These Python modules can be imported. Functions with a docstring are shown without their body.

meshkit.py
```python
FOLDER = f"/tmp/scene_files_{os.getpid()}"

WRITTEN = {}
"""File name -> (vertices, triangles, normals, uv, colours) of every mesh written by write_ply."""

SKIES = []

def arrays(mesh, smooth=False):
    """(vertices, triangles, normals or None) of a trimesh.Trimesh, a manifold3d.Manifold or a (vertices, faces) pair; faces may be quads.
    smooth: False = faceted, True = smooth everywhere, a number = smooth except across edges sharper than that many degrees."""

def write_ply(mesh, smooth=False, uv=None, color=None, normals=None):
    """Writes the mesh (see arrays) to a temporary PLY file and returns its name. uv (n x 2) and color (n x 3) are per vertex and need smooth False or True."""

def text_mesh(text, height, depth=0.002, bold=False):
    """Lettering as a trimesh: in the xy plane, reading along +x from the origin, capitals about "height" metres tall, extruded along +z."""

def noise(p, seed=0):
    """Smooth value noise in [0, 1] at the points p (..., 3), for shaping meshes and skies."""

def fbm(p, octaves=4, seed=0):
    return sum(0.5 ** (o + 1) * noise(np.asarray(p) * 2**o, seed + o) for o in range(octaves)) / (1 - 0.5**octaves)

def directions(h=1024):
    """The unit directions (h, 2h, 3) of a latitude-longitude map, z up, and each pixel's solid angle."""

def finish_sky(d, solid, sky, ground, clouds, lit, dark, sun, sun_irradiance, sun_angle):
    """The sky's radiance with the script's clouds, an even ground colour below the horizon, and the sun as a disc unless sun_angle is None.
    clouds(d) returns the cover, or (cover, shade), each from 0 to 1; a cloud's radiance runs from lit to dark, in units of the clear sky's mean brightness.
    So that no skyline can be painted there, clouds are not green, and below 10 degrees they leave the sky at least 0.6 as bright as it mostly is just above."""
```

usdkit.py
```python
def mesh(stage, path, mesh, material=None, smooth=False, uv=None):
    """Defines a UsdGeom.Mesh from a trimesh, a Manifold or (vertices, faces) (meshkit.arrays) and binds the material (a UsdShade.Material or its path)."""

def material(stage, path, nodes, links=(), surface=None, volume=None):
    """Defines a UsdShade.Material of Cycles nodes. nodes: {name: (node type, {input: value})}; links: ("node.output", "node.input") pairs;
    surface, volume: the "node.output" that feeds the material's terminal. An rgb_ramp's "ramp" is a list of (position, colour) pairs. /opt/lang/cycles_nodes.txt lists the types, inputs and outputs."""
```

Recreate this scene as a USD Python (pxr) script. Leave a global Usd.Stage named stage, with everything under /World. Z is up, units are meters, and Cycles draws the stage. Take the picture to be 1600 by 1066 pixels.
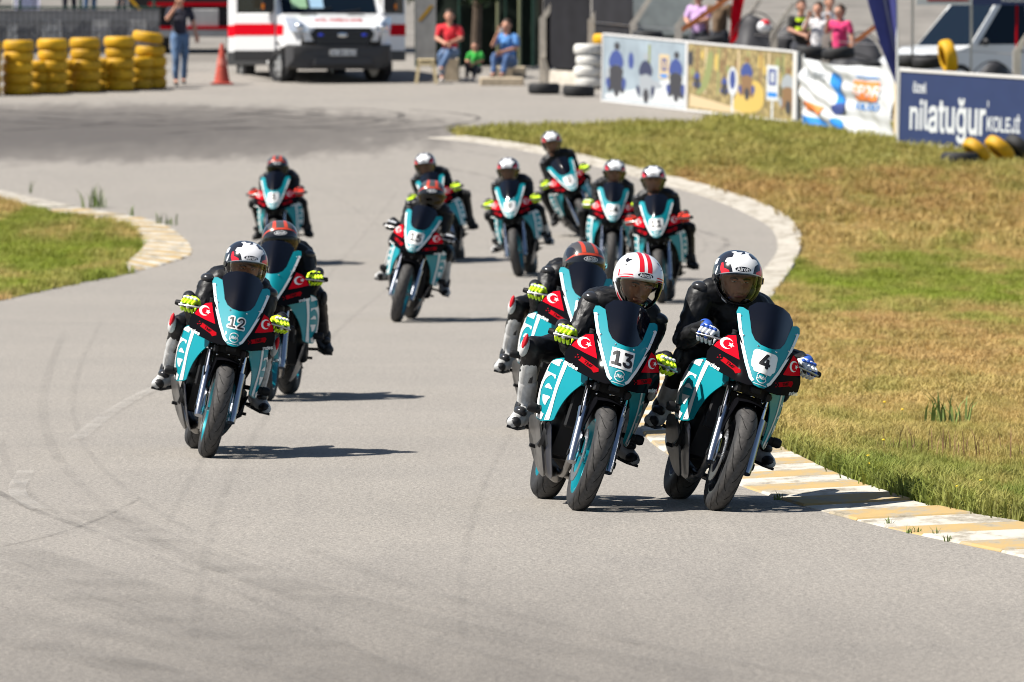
import math, random
import numpy as np, trimesh, manifold3d as m3
import shapely
from shapely.geometry import Polygon, LineString, Point, box as sbox
from shapely.ops import unary_union
from shapely import affinity
from pxr import Usd, UsdGeom, UsdLux, UsdShade, Sdf, Gf, Vt
import usdkit, meshkit

random.seed(7); rng = np.random.default_rng(7)
stage = Usd.Stage.CreateInMemory()
UsdGeom.SetStageUpAxis(stage, 'Z'); UsdGeom.SetStageMetersPerUnit(stage, 1.0)
world = UsdGeom.Xform.Define(stage, '/World'); stage.SetDefaultPrim(world.GetPrim())
UsdGeom.Scope.Define(stage, '/World/Looks')

# ------------------------------------------------------------------ camera, sky, sun
FPX, CAMH, HORIZON = 13500.0, 2.27, 142.0          # a long lens, in pixels of the 1600 wide photograph
PITCH = math.atan((533 - HORIZON) / FPX)
cam = UsdGeom.Camera.Define(stage, '/World/camera')
cam.CreateHorizontalApertureAttr(36.0); cam.CreateVerticalApertureAttr(36.0 * 682 / 1024)
cam.CreateFocalLengthAttr(FPX / 1600 * 36.0)
cam.CreateClippingRangeAttr(Gf.Vec2f(0.5, 5000))
cam.CreateFStopAttr(8.4); cam.CreateFocusDistanceAttr(46.8)
cam.CreateExposureAttr(EXPOSURE := 1.12)
_x = UsdGeom.Xformable(cam); _x.AddTranslateOp().Set(Gf.Vec3d(0, 0, CAMH)); _x.AddRotateXOp().Set(90 - math.degrees(PITCH))

SUN = np.array([-0.62, -0.10, 0.0]); SUN[2] = math.tan(math.radians(52.5)) * np.hypot(SUN[0], SUN[1]); SUN /= np.linalg.norm(SUN)
SUN_EL, SUN_ROT = math.asin(SUN[2]), math.atan2(SUN[0], SUN[1])
sky_m = usdkit.material(stage, '/World/Looks/sky_air', {
    's': ('sky_texture', {'sky_type': 'single_scattering', 'sun_disc': False, 'sun_elevation': SUN_EL, 'sun_rotation': SUN_ROT}),
    'b': ('background_shader', {'strength': 0.05})}, [('s.color', 'b.color')], surface='b.background')
dome = UsdLux.DomeLight.Define(stage, '/World/sky')
UsdShade.MaterialBindingAPI.Apply(dome.GetPrim()).Bind(sky_m)
dome.GetPrim().SetCustomDataByKey('kind', 'structure')
sun = UsdLux.DistantLight.Define(stage, '/World/sun')
sun.CreateIntensityAttr(1.23); sun.CreateAngleAttr(0.5); sun.CreateNormalizeAttr(True) if hasattr(sun, 'CreateNormalizeAttr') else None
sun.CreateColorAttr(Gf.Vec3f(1.0, 0.955, 0.885))
_d = Gf.Rotation(Gf.Vec3d(0, 0, -1), Gf.Vec3d(*map(float, -SUN)))
UsdGeom.Xformable(sun).AddOrientOp().Set(Gf.Quatf(_d.GetQuat()))

# ------------------------------------------------------------------ names, tags, parts
def numbered(path):
    if not stage.GetPrimAtPath(path): return path
    k = 1
    while stage.GetPrimAtPath(f'{path}_{k:03d}'): k += 1
    return f'{path}_{k:03d}'

def tag(prim, label=None, cat=None, group=None, kind=None):
    prim = prim.GetPrim()
    for k, v in (('label', label), ('category', cat), ('group', group), ('kind', kind)):
        if v: prim.SetCustomDataByKey(k, v)
    return prim

def thing(name, label=None, cat=None, loc=(0, 0, 0), yaw=0, lean=0, group=None, kind=None):
    x = UsdGeom.Xform.Define(stage, numbered('/World/' + name))
    x.AddTranslateOp().Set(Gf.Vec3d(*map(float, loc)))
    if yaw: x.AddRotateZOp().Set(float(yaw))
    if lean: x.AddRotateYOp().Set(float(lean))
    return tag(x, label, cat, group, kind)

def part(parent, name, mesh, m, smooth=30, label=None):
    base = parent if isinstance(parent, str) else str(parent.GetPath())
    p = usdkit.mesh(stage, numbered(base + '/' + name), mesh, m, smooth=smooth)
    if label: tag(p, label)
    return p.GetPrim()

def top(name, mesh, m, label=None, cat=None, group=None, kind=None, smooth=30):
    return tag(part('/World', name, mesh, m, smooth), label, cat, group, kind)

def ref(src, name, label, cat, loc, yaw=0, lean=0, group=None, inst=True, extra=None):
    r = thing(name, label, cat, loc, yaw, lean, group)
    r.GetReferences().AddInternalReference(src.GetPath())
    if inst: r.SetInstanceable(True)
    if extra: extra(r)
    return r

# ------------------------------------------------------------------ materials
LOOKS = {}
def look(name, col, rough=0.5, metal=0.0, coat=0.0, var=0.0, scale=6.0, bump=0.0, bscale=200.0, spec=0.28, rand=0.0, sheen=0.0):
    if name in LOOKS: return LOOKS[name]
    nodes = {'p': ('principled_bsdf', {'base_color': col, 'roughness': rough, 'metallic': metal, 'coat_weight': coat, 'specular_ior_level': spec, 'sheen_weight': sheen})}
    links = []
    if var or bump:
        nodes['t'] = ('texture_coordinate', {})
    if var:
        nodes['n'] = ('noise_texture', {'scale': scale, 'detail': 5.0, 'roughness': 0.6})
        lo, hi = [c * (1 - var) for c in col], [min(1, c * (1 + var)) for c in col]
        nodes['r'] = ('rgb_ramp', {'ramp': [(0.3, lo), (0.7, hi)]})
        links += [('t.object', 'n.vector'), ('n.fac', 'r.fac'), ('r.color', 'p.base_color')]
    if rand:
        nodes['oi'] = ('object_info', {})
        nodes['mr'] = ('map_range', {'from_min': 0.0, 'from_max': 1.0, 'to_min': 1 - rand, 'to_max': 1 + rand})
        nodes['h'] = ('hsv', {'color': col})
        links += [('oi.random', 'mr.value'), ('mr.result', 'h.value')]
        if var: links += [('r.color', 'h.color')]; links.remove(('r.color', 'p.base_color'))
        links += [('h.color', 'p.base_color')]
    if bump:
        nodes['bn'] = ('noise_texture', {'scale': bscale, 'detail': 3.0})
        nodes['b'] = ('bump', {'strength': bump, 'distance': 0.004})
        links += [('t.object', 'bn.vector'), ('bn.fac', 'b.height'), ('b.normal', 'p.normal')]
    LOOKS[name] = usdkit.material(stage, '/World/Looks/' + name, nodes, links, surface='p.BSDF')
    return LOOKS[name]

def pane(name, tint, gloss_rough=0.03, ior=1.5):
    if name not in LOOKS:
        LOOKS[name] = usdkit.material(stage, '/World/Looks/' + name, {
            't': ('transparent_bsdf', {'color': tint}), 'g': ('glossy_bsdf', {'color': (1, 1, 1), 'roughness': gloss_rough}),
            'f': ('fresnel', {'IOR': ior}), 'm': ('mix_closure', {})},
            [('f.fac', 'm.fac'), ('t.BSDF', 'm.closure1'), ('g.BSDF', 'm.closure2')], surface='m.closure')
    return LOOKS[name]

# ------------------------------------------------------------------ shape helpers
def cat(*ms): return trimesh.util.concatenate([m for m in ms if m is not None])
def M(m):
    t = m.to_mesh(); return trimesh.Trimesh(t.vert_properties[:, :3], t.tri_verts, process=False)
def bx(x0, x1, y0, y1, z0, z1, bev=0.0):
    if not bev:
        m = trimesh.creation.box((x1 - x0, y1 - y0, z1 - z0)); m.apply_translation(((x0 + x1) / 2, (y0 + y1) / 2, (z0 + z1) / 2)); return m
    b = min(bev, (x1 - x0) * .45, (y1 - y0) * .45, (z1 - z0) * .45); pts = []
    for x, sx in ((x0, 1), (x1, -1)):
        for y, sy in ((y0, 1), (y1, -1)):
            for z, sz in ((z0, 1), (z1, -1)):
                pts += [(x + sx * b, y + sy * b, z), (x + sx * b, y, z + sz * b), (x, y + sy * b, z + sz * b)]
    return hullp(pts)
def hullp(pts): return trimesh.convex.convex_hull(np.asarray(pts, float))
def rod(a, b, r, r2=None, n=12):
    a, b = np.asarray(a, float), np.asarray(b, float); r2 = r if r2 is None else r2
    d = b - a; L = np.linalg.norm(d); d = d / L
    u = np.cross(d, (0, 0, 1.0)) if abs(d[2]) < .9 else np.cross(d, (1.0, 0, 0)); u /= np.linalg.norm(u); w = np.cross(d, u)
    t = np.linspace(0, 2 * np.pi, n, endpoint=False); c = np.cos(t)[:, None] * u + np.sin(t)[:, None] * w
    v = np.vstack([a + c * r, b + c * r2, [a], [b]]); f = []
    for i in range(n):
        j = (i + 1) % n; f += [(i, j, n + j), (i, n + j, n + i), (2 * n, j, i), (2 * n + 1, n + i, n + j)]
    m = trimesh.Trimesh(v, f, process=False); return m
def tube(path, r, n=10, closed=False):
    path = np.asarray(path, float); k = len(path); R = np.broadcast_to(r, (k,)); v = []; f = []
    tg = np.gradient(path, axis=0); tg /= np.linalg.norm(tg, axis=1)[:, None]
    u = np.cross(tg[0], (0, 0, 1.0)); u = np.cross(tg[0], (1.0, 0, 0)) if np.linalg.norm(u) < .1 else u; u /= np.linalg.norm(u)
    t = np.linspace(0, 2 * np.pi, n, endpoint=False)
    for i in range(k):
        u = u - tg[i] * (u @ tg[i]); u /= np.linalg.norm(u); w = np.cross(tg[i], u)
        v.append(path[i] + R[i] * (np.cos(t)[:, None] * u + np.sin(t)[:, None] * w))
    for i in range(k - 1):
        for j in range(n):
            q = (j + 1) % n; f += [(i * n + j, i * n + q, i * n + n + q), (i * n + j, i * n + n + q, i * n + n + j)]
    v = np.vstack(v + [[path[0]], [path[-1]]])
    for j in range(n):
        q = (j + 1) % n; f += [(k * n, q, j), (k * n + 1, (k - 1) * n + j, (k - 1) * n + q)]
    return trimesh.Trimesh(v, f, process=False)
def lathe(profile, n=48, axis='x', closed=True, a0=0.0, a1=2 * np.pi):
    """profile: (along the axis, radius)"""
    p = np.asarray(profile, float); full = abs(a1 - a0 - 2 * np.pi) < 1e-6
    t = np.linspace(a0, a1, n, endpoint=not full); k = len(p); v = []
    for a in t:
        c, s = np.cos(a), np.sin(a)
        if axis == 'x': v.append(np.c_[p[:, 0], p[:, 1] * c, p[:, 1] * s])
        elif axis == 'y': v.append(np.c_[p[:, 1] * s, p[:, 0], p[:, 1] * c])
        else: v.append(np.c_[p[:, 1] * c, p[:, 1] * s, p[:, 0]])
    f = []
    for i in range(n if full else n - 1):
        q = (i + 1) % n
        for j in range(k if closed else k - 1):
            w = (j + 1) % k; f += [(i * k + j, q * k + j, q * k + w), (i * k + j, q * k + w, i * k + w)]
    m = trimesh.Trimesh(np.vstack(v), f, process=False)
    if full and closed and m.volume < 0: m.invert()
    return m
def sph(c, r, sub=2):
    m = trimesh.creation.icosphere(sub, 1.0); m.apply_scale(r if np.ndim(r) == 0 else 1.0)
    if np.ndim(r): m.vertices = m.vertices * np.asarray(r)
    m.apply_translation(c); return m
def msphere(c, r, seg=14): return m3.Manifold.sphere(float(r), seg).translate([float(x) for x in c])
def blob(chains, refine=0.03, iters=8, seg=14):
    """chains: lists of (point, radius); hulls of neighbouring spheres, united, refined and smoothed."""
    hs = []
    for ch in chains:
        sp = [msphere(p, r, seg) for p, r in ch]
        hs += [m3.Manifold.batch_hull([sp[i], sp[i + 1]]) for i in range(len(sp) - 1)] or sp
    m = M(m3.Manifold.batch_boolean(hs, m3.OpType.Add).refine_to_length(refine))
    m.merge_vertices(); trimesh.smoothing.filter_taubin(m, lamb=.5, nu=.5, iterations=iters)
    return m
def rotx(m, deg): m.apply_transform(trimesh.transformations.rotation_matrix(math.radians(deg), (1, 0, 0))); return m
def roty(m, deg): m.apply_transform(trimesh.transformations.rotation_matrix(math.radians(deg), (0, 1, 0))); return m
def rotz(m, deg): m.apply_transform(trimesh.transformations.rotation_matrix(math.radians(deg), (0, 0, 1))); return m
def mv(m, *d): m.apply_translation(d if len(d) == 3 else d[0]); return m
def mirx(m):
    m = m.copy(); m.vertices = m.vertices * (-1, 1, 1); m.invert(); return m
def smoothpoly(pts, it=2, closed=True):
    p = np.asarray(pts, float)
    for _ in range(it):
        q = np.roll(p, -1, 0) if closed else p[1:]
        a = p if closed else p[:-1]
        n = np.stack([a * .75 + q * .25, a * .25 + q * .75], 1).reshape(-1, 2)
        p = n if closed else np.vstack([p[:1], n, p[-1:]])
    return p
def polys(g): return [x for x in getattr(g, 'geoms', [g]) if x.geom_type == 'Polygon' and x.area > 1e-9]
def flat_tris(poly, cell):
    """2D points and triangles of a polygon cut along a grid of that cell (cell may be (cu, cv) or lists of lines)"""
    cu, cv = cell if isinstance(cell, (tuple, list)) else (cell, cell)
    x0, y0, x1, y1 = poly.bounds
    lx = np.asarray(cu) if np.ndim(cu) else np.arange(math.floor(x0 / cu), math.ceil(x1 / cu) + 1) * cu
    ly = np.asarray(cv) if np.ndim(cv) else np.arange(math.floor(y0 / cv), math.ceil(y1 / cv) + 1) * cv
    V, F, idx = [], [], {}
    def vid(p):
        k = (round(p[0], 6), round(p[1], 6))
        if k not in idx: idx[k] = len(V); V.append(k)
        return idx[k]
    shapely.prepare(poly)
    for i in range(len(lx) - 1):
        if lx[i + 1] < x0 or lx[i] > x1: continue
        for j in range(len(ly) - 1):
            if ly[j + 1] < y0 or ly[j] > y1: continue
            c = sbox(lx[i], ly[j], lx[i + 1], ly[j + 1])
            if poly.contains_properly(c):
                a = [vid(p) for p in ((lx[i], ly[j]), (lx[i + 1], ly[j]), (lx[i + 1], ly[j + 1]), (lx[i], ly[j + 1]))]
                F += [(a[0], a[1], a[2]), (a[0], a[2], a[3])]; continue
            for g in polys(poly.intersection(c)):
                try: v, f = trimesh.creation.triangulate_polygon(g, engine='earcut')
                except Exception: continue
                for t in f:
                    q = [vid(v[k]) for k in t]
                    if len(set(q)) == 3:
                        a, b, d = (np.array(V[k]) for k in q)
                        if (b[0] - a[0]) * (d[1] - a[1]) - (b[1] - a[1]) * (d[0] - a[0]) < 0: q = q[::-1]
                        F.append(tuple(q))
    return np.array(V), np.array(F)
def drape(poly, fn, off=0.0, thick=0.0, cell=0.03, flip=False):
    """Lays a 2D shape on the surface fn(u, v) -> points (n, 3), raised by off along the surface's normal; thick makes it a closed panel."""
    VV, FF, n0 = [], [], 0
    for g in polys(poly):
        uv, f = flat_tris(g, cell)
        if len(f) == 0: continue
        e = 1e-4
        P = fn(uv[:, 0], uv[:, 1]); du = fn(uv[:, 0] + e, uv[:, 1]) - fn(uv[:, 0] - e, uv[:, 1]); dv = fn(uv[:, 0], uv[:, 1] + e) - fn(uv[:, 0], uv[:, 1] - e)
        N = np.cross(du, dv); N /= np.maximum(np.linalg.norm(N, axis=1), 1e-12)[:, None]
        if flip: N = -N; f = f[:, ::-1]
        top_ = P + N * off; VV.append(top_); FF.append(f + n0); n = len(P)
        if thick:
            VV.append(top_ - N * thick); FF.append(f[:, ::-1] + n0 + n)
            ed = np.vstack([f[:, [0, 1]], f[:, [1, 2]], f[:, [2, 0]]]); s = set(map(tuple, ed))
            w = [(a, b) for a, b in s if (b, a) not in s]
            FF.append(np.array([x for a, b in w for x in ((b + n0, a + n0, a + n + n0), (b + n0, a + n + n0, b + n + n0))]).reshape(-1, 3)); n *= 2
        n0 += n
    return trimesh.Trimesh(np.vstack(VV), np.vstack(FF), process=False)
_tp = {}
def text_poly(s, h, bold=True):
    """Lettering as a 2D shape, centred on the origin, capitals about h tall."""
    if (s, bold) not in _tp:
        m = meshkit.text_mesh(s, 1.0, .1, bold); k = np.abs(m.face_normals[:, 2] - 1) < .01
        g = unary_union([Polygon(m.vertices[t][:, :2]) for t in m.faces[k]]).buffer(.004).simplify(.01)
        b = g.bounds; _tp[(s, bold)] = affinity.translate(g, -(b[0] + b[2]) / 2, -.5)
    return affinity.scale(_tp[(s, bold)], h, h, origin=(0, 0))
def ring_poly(pts, it=2): return Polygon(smoothpoly(pts, it)).buffer(0)
def star_poly(r, n=5, inner=.4): return Polygon([(r * (1 if k % 2 == 0 else inner) * math.sin(k * math.pi / n), r * (1 if k % 2 == 0 else inner) * math.cos(k * math.pi / n)) for k in range(2 * n)])
def crescent(r):
    return Point(0, 0).buffer(r, 24).difference(Point(r * .27, 0).buffer(r * .8, 24)), affinity.translate(affinity.rotate(star_poly(r * .5), -18, origin=(0, 0)), r * .72, 0)

# ------------------------------------------------------------------ terrain: level track, then a slope up to the paddock
YL = np.concatenate([[-400, -60, 20, 40, 50, 60, 70, 80, 90, 95], np.arange(98, 125, 3), np.arange(125, 231, 7.5), [240, 260, 300, 420, 900]])
def _g(y):
    y = np.asarray(y, float)
    r = np.where(y < 95, 0, np.where(y < 125, .00075 * (y - 95) ** 2, .675 + .045 * (y - 125)))
    return np.where(y > 260, 6.75 + 3.5 * (1 - np.exp(-(y - 260) / 80)), r)
ZL = _g(YL)
def gz(y): return np.interp(y, YL, ZL)
def ray(X, Y):
    c = np.array([(X - 800) / FPX, (533 - Y) / FPX]); cp, sp = math.cos(PITCH), math.sin(PITCH)
    return np.array([c[0], cp + c[1] * sp, -sp + c[1] * cp])
def ground(X, Y):
    """The point of the ground seen at this place of the photograph"""
    r = ray(X, Y); s = r / r[1]; ys = np.linspace(25, 259, 6000); h = CAMH + s[2] * ys - gz(ys); k = np.argmax(h <= 0)
    if h[k] > 0: k = len(ys) - 1
    return np.array([s[0] * ys[k], ys[k], gz(ys[k])])
def at(X, Y, d):
    r = ray(X, Y); s = r / r[1]; return np.array([s[0] * d, d, CAMH + s[2] * d])
def gpoly(pts): return [tuple(ground(*p)[:2]) for p in pts]
def sheet(poly, off):
    V, F, n = [], [], 0
    for g in polys(poly):
        b = g.bounds
        v, f = flat_tris(g, ([b[0] - 1, b[2] + 1], YL)); V.append(np.c_[v, gz(v[:, 1]) + off]); F.append(f + n); n += len(v)
    return trimesh.Trimesh(np.vstack(V), np.vstack(F), process=False)
# ------------------------------------------------------------------ ground materials
def asphalt_mat():
    n = {'g': ('geometry', {}),
         'fine': ('noise_texture', {'scale': 42.0, 'detail': 5.0, 'roughness': 0.8}), 'fr': ('rgb_ramp', {'ramp': [(0.30, (.098, .092, .083)), (.5, (.220, .203, .180)), (0.70, (.388, .360, .318))]}),
         'big': ('noise_texture', {'scale': 0.35, 'detail': 5.0, 'roughness': 0.6, 'distortion': .6}), 'br': ('rgb_ramp', {'ramp': [(0.3, (.94, .94, .945)), (0.7, (1.04, 1.035, 1.03))]}),
         'map': ('mapping', {'rotation': (0, 0, -0.2), 'scale': (2.2, .22, 1)}), 'st': ('noise_texture', {'scale': 1.0, 'detail': 6.0, 'roughness': .62, 'distortion': .9}),
         'sr': ('rgb_ramp', {'ramp': [(0.3, (.91, .91, .915)), (0.5, (.985, .985, .985)), (0.72, (1.04, 1.04, 1.035))]}),
         'sy': ('separate_xyz', {}), 'sm': ('map_range', {'from_min': 40.0, 'from_max': 60.0, 'to_min': 1.0, 'to_max': .3, 'clamp': True}), 'm1': ('mix', {'mix_type': 'multiply', 'fac': 1.0}), 'm2': ('mix', {'mix_type': 'multiply', 'fac': 1.0}), 'm3': ('mix', {'mix_type': 'multiply', 'fac': 1.0}),
         # rubbered braking zone on the far straight
         'emap': ('mapping', {'mapping_type': 'texture', 'location': (-7.8, 145.0, 1.6), 'scale': (8.2, 11.0, 400)}), 'en': ('noise_texture', {'scale': 1.3, 'detail': 7.0, 'roughness': .7}), 'ea': ('vector_math', {'math_type': 'length'}),
         'es': ('math', {'math_type': 'multiply_add', 'value2': .12, 'value3': -.06}), 'es2': ('math', {'math_type': 'multiply_add', 'value2': .75, 'value3': -.38}), 'ed': ('math', {'math_type': 'add'}), 'er': ('rgb_ramp', {'ramp': [(0.3, (.33, .32, .33)), (.75, (.50, .49, .495)), (1.05, (1, 1, 1))]}),
         # broad dirtier lane close by, with lens vignette also darkened into its colour
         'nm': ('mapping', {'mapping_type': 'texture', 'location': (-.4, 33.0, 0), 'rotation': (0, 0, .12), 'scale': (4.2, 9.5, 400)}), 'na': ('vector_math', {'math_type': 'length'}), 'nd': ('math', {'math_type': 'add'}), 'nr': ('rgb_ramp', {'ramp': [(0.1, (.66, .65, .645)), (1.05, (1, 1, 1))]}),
         'vor': ('voronoi_texture', {'scale': 75.0}), 'b': ('bump', {'strength': 0.55, 'distance': 0.006}),
         'p': ('principled_bsdf', {'roughness': 0.85, 'specular_ior_level': 0.25})}
    l = [('g.position', 'fine.vector'), ('fine.fac', 'fr.fac'), ('g.position', 'big.vector'), ('big.fac', 'br.fac'), ('g.position', 'map.vector'), ('map.vector', 'st.vector'), ('st.fac', 'sr.fac'),
         ('fr.color', 'm1.color1'), ('br.color', 'm1.color2'), ('m1.color', 'm2.color1'), ('sr.color', 'm2.color2'), ('g.position', 'sy.vector'), ('sy.y', 'sm.value'), ('sm.result', 'm2.fac'),
         ('g.position', 'emap.vector'), ('emap.vector', 'ea.vector1'), ('map.vector', 'en.vector'), ('en.fac', 'es.value1'), ('ea.value', 'ed.value1'), ('es2.value', 'ed.value2'), ('en.fac', 'es2.value1'), ('ed.value', 'er.fac'),
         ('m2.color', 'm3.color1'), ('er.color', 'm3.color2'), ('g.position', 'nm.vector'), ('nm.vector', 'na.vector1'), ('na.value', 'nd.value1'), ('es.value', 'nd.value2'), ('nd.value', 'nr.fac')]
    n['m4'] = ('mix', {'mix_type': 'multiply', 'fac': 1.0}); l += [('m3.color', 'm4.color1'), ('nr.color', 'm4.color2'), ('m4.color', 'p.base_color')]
    l += [('g.position', 'vor.vector'), ('vor.distance', 'b.height'), ('b.normal', 'p.normal')]
    return usdkit.material(stage, '/World/Looks/asphalt', n, l, surface='p.BSDF')
def grass_ramp(y0, y1):
    def w(y): return (y - y0) / (y1 - y0)
    dry, olive, green = (.325, .24, .095), (.25, .215, .068), (.12, .16, .025)
    return [(w(41), green), (w(50), (.13, .155, .032)), (w(56), olive), (w(63), dry), (w(84), (.31, .21, .088)), (w(90), olive), (w(97), (.15, .19, .02)), (w(105), (.17, .18, .035)), (w(111), dry), (w(127), (.27, .18, .07)), (w(134), (.235, .205, .065)), (w(146), (.20, .19, .05))]
def grass_mat(name, dark=1.0, leaf=True, bias=0.0):
    y0, y1 = 40.0, 150.0
    n = {'g': ('geometry', {}), 'xyz': ('separate_xyz', {}), 'mp': ('mapping', {'scale': (.55, .075, 0)}), 'n1': ('noise_texture', {'scale': 1.0, 'detail': 5.0, 'roughness': .6}), 'off': ('math', {'math_type': 'multiply_add', 'value2': 62.0, 'value3': -31.0 + bias}), 'ad': ('math', {'math_type': 'add'}),
         'mr': ('map_range', {'from_min': y0, 'from_max': y1, 'clamp': True}), 'r': ('rgb_ramp', {'ramp': [(p, tuple(c * dark for c in col)) for p, col in grass_ramp(y0, y1)]}),
         'n2': ('noise_texture', {'scale': 5.0, 'detail': 4.0, 'roughness': .7}), 'r2': ('rgb_ramp', {'ramp': [(.3, (.62, .62, .6)), (.7, (1.4, 1.36, 1.3))]}), 'm': ('mix', {'mix_type': 'multiply', 'fac': 1.0}), 'mp3': ('mapping', {'scale': (1.5, .28, 0), 'location': (7, 3, 0)}), 'n3': ('noise_texture', {'scale': 1.0, 'detail': 6.0, 'roughness': .68}), 'r3': ('map_range', {'from_min': .44, 'from_max': .62, 'to_min': 0.0, 'to_max': .42, 'clamp': True}), 'm3': ('mix', {'color2': tuple(c * dark for c in (.145, .165, .032))}),
         'd': ('principled_bsdf', {'roughness': .7, 'specular_ior_level': .2})}
    l = [('g.position', 'xyz.vector'), ('g.position', 'mp.vector'), ('mp.vector', 'n1.vector'), ('n1.fac', 'off.value1'), ('xyz.y', 'ad.value1'), ('off.value', 'ad.value2'), ('ad.value', 'mr.value'), ('mr.result', 'r.fac'),
         ('g.position', 'n2.vector'), ('n2.fac', 'r2.fac'), ('g.position', 'mp3.vector'), ('mp3.vector', 'n3.vector'), ('n3.fac', 'r3.value'), ('r3.result', 'm3.fac'), ('r.color', 'm3.color1'), ('m3.color', 'm.color1'), ('r2.color', 'm.color2'), ('m.color', 'd.base_color')]
    surf = 'd.BSDF'
    if leaf:
        n['t'] = ('translucent_bsdf', {}); n['mx'] = ('mix_closure', {'fac': .3}); l += [('m.color', 't.color'), ('d.BSDF', 'mx.closure1'), ('t.BSDF', 'mx.closure2')]; surf = 'mx.closure'
    else:
        n['b'] = ('bump', {'strength': .8, 'distance': .05}); l += [('n2.fac', 'b.height'), ('b.normal', 'd.normal')]
    return usdkit.material(stage, '/World/Looks/' + name, n, l, surface=surf)
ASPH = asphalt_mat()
GRASS_BASE = grass_mat('grass_soil', .85, False)
GRASS_LEAF = grass_mat('grass_blades', 1.27)
GRASS_LEFT = grass_mat('grass_blades_island', 1.25, True, -10.0)
GRASS_LEFT_BASE = grass_mat('grass_soil_island', .8, False, -10.0)
SOIL = look('gravel_soil', (.15, .138, .122), .9, var=.35, scale=.8, bump=.5, bscale=30)

# ------------------------------------------------------------------ ground, track, grass
top('ground', sheet(sbox(-420, -300, 420, 900), -.004), SOIL, kind='structure', smooth=False)
far_edge = [(-40, 168), (-9, 171), (-2, 176), (4, 170), (6, 162), (9, 158), (40, 150)]
track = Polygon([(-40, -40), (40, -40)] + far_edge[::-1]).buffer(0)
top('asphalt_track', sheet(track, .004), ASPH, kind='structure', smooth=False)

K_OUT = [(1800, 932), (1700, 902), (1600, 872), (1490, 850), (1380, 826), (1290, 803), (1200, 777), (1120, 748), (1060, 722), (1015, 695), (995, 665), (990, 630), (1005, 595), (1040, 560), (1085, 520), (1135, 475), (1180, 435), (1208, 405), (1217, 385), (1210, 362), (1190, 345), (1130, 317), (1060, 295), (960, 268), (880, 248), (830, 238), (740, 222), (640, 214)]
K_IN = [(1800, 878), (1700, 850), (1600, 826), (1500, 812), (1400, 786), (1320, 755), (1270, 732), (1215, 705), (1165, 670), (1135, 630), (1130, 595), (1145, 560), (1180, 510), (1215, 455), (1240, 420), (1252, 393), (1254, 370), (1240, 348), (1205, 326), (1140, 303), (1060, 282), (960, 257), (880, 239), (830, 230), (740, 216), (640, 211)]
def resample(pts, n):
    p = np.asarray(pts, float); s = np.r_[0, np.cumsum(np.linalg.norm(np.diff(p, axis=0), axis=1))]
    t = np.linspace(0, s[-1], n); return np.c_[np.interp(t, s, p[:, 0]), np.interp(t, s, p[:, 1])]
def worn_paint(name, paint, dirt):
    return usdkit.material(stage, '/World/Looks/' + name, {'g': ('geometry', {}), 'm': ('mapping', {'scale': (1, .35, 1)}), 'n': ('noise_texture', {'scale': 5.0, 'detail': 9.0, 'roughness': .72}), 'r': ('rgb_ramp', {'ramp': [(.30, tuple(c * .55 for c in dirt)), (.42, dirt), (.52, paint), (.8, tuple(min(1, c * 1.14) for c in paint))]}),
        'b': ('bump', {'strength': .4, 'distance': .006}), 'p': ('principled_bsdf', {'roughness': .85, 'specular_ior_level': .15})},
        [('g.position', 'm.vector'), ('m.vector', 'n.vector'), ('n.fac', 'r.fac'), ('r.color', 'p.base_color'), ('n.fac', 'b.height'), ('b.normal', 'p.normal')], surface='p.BSDF')
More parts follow.
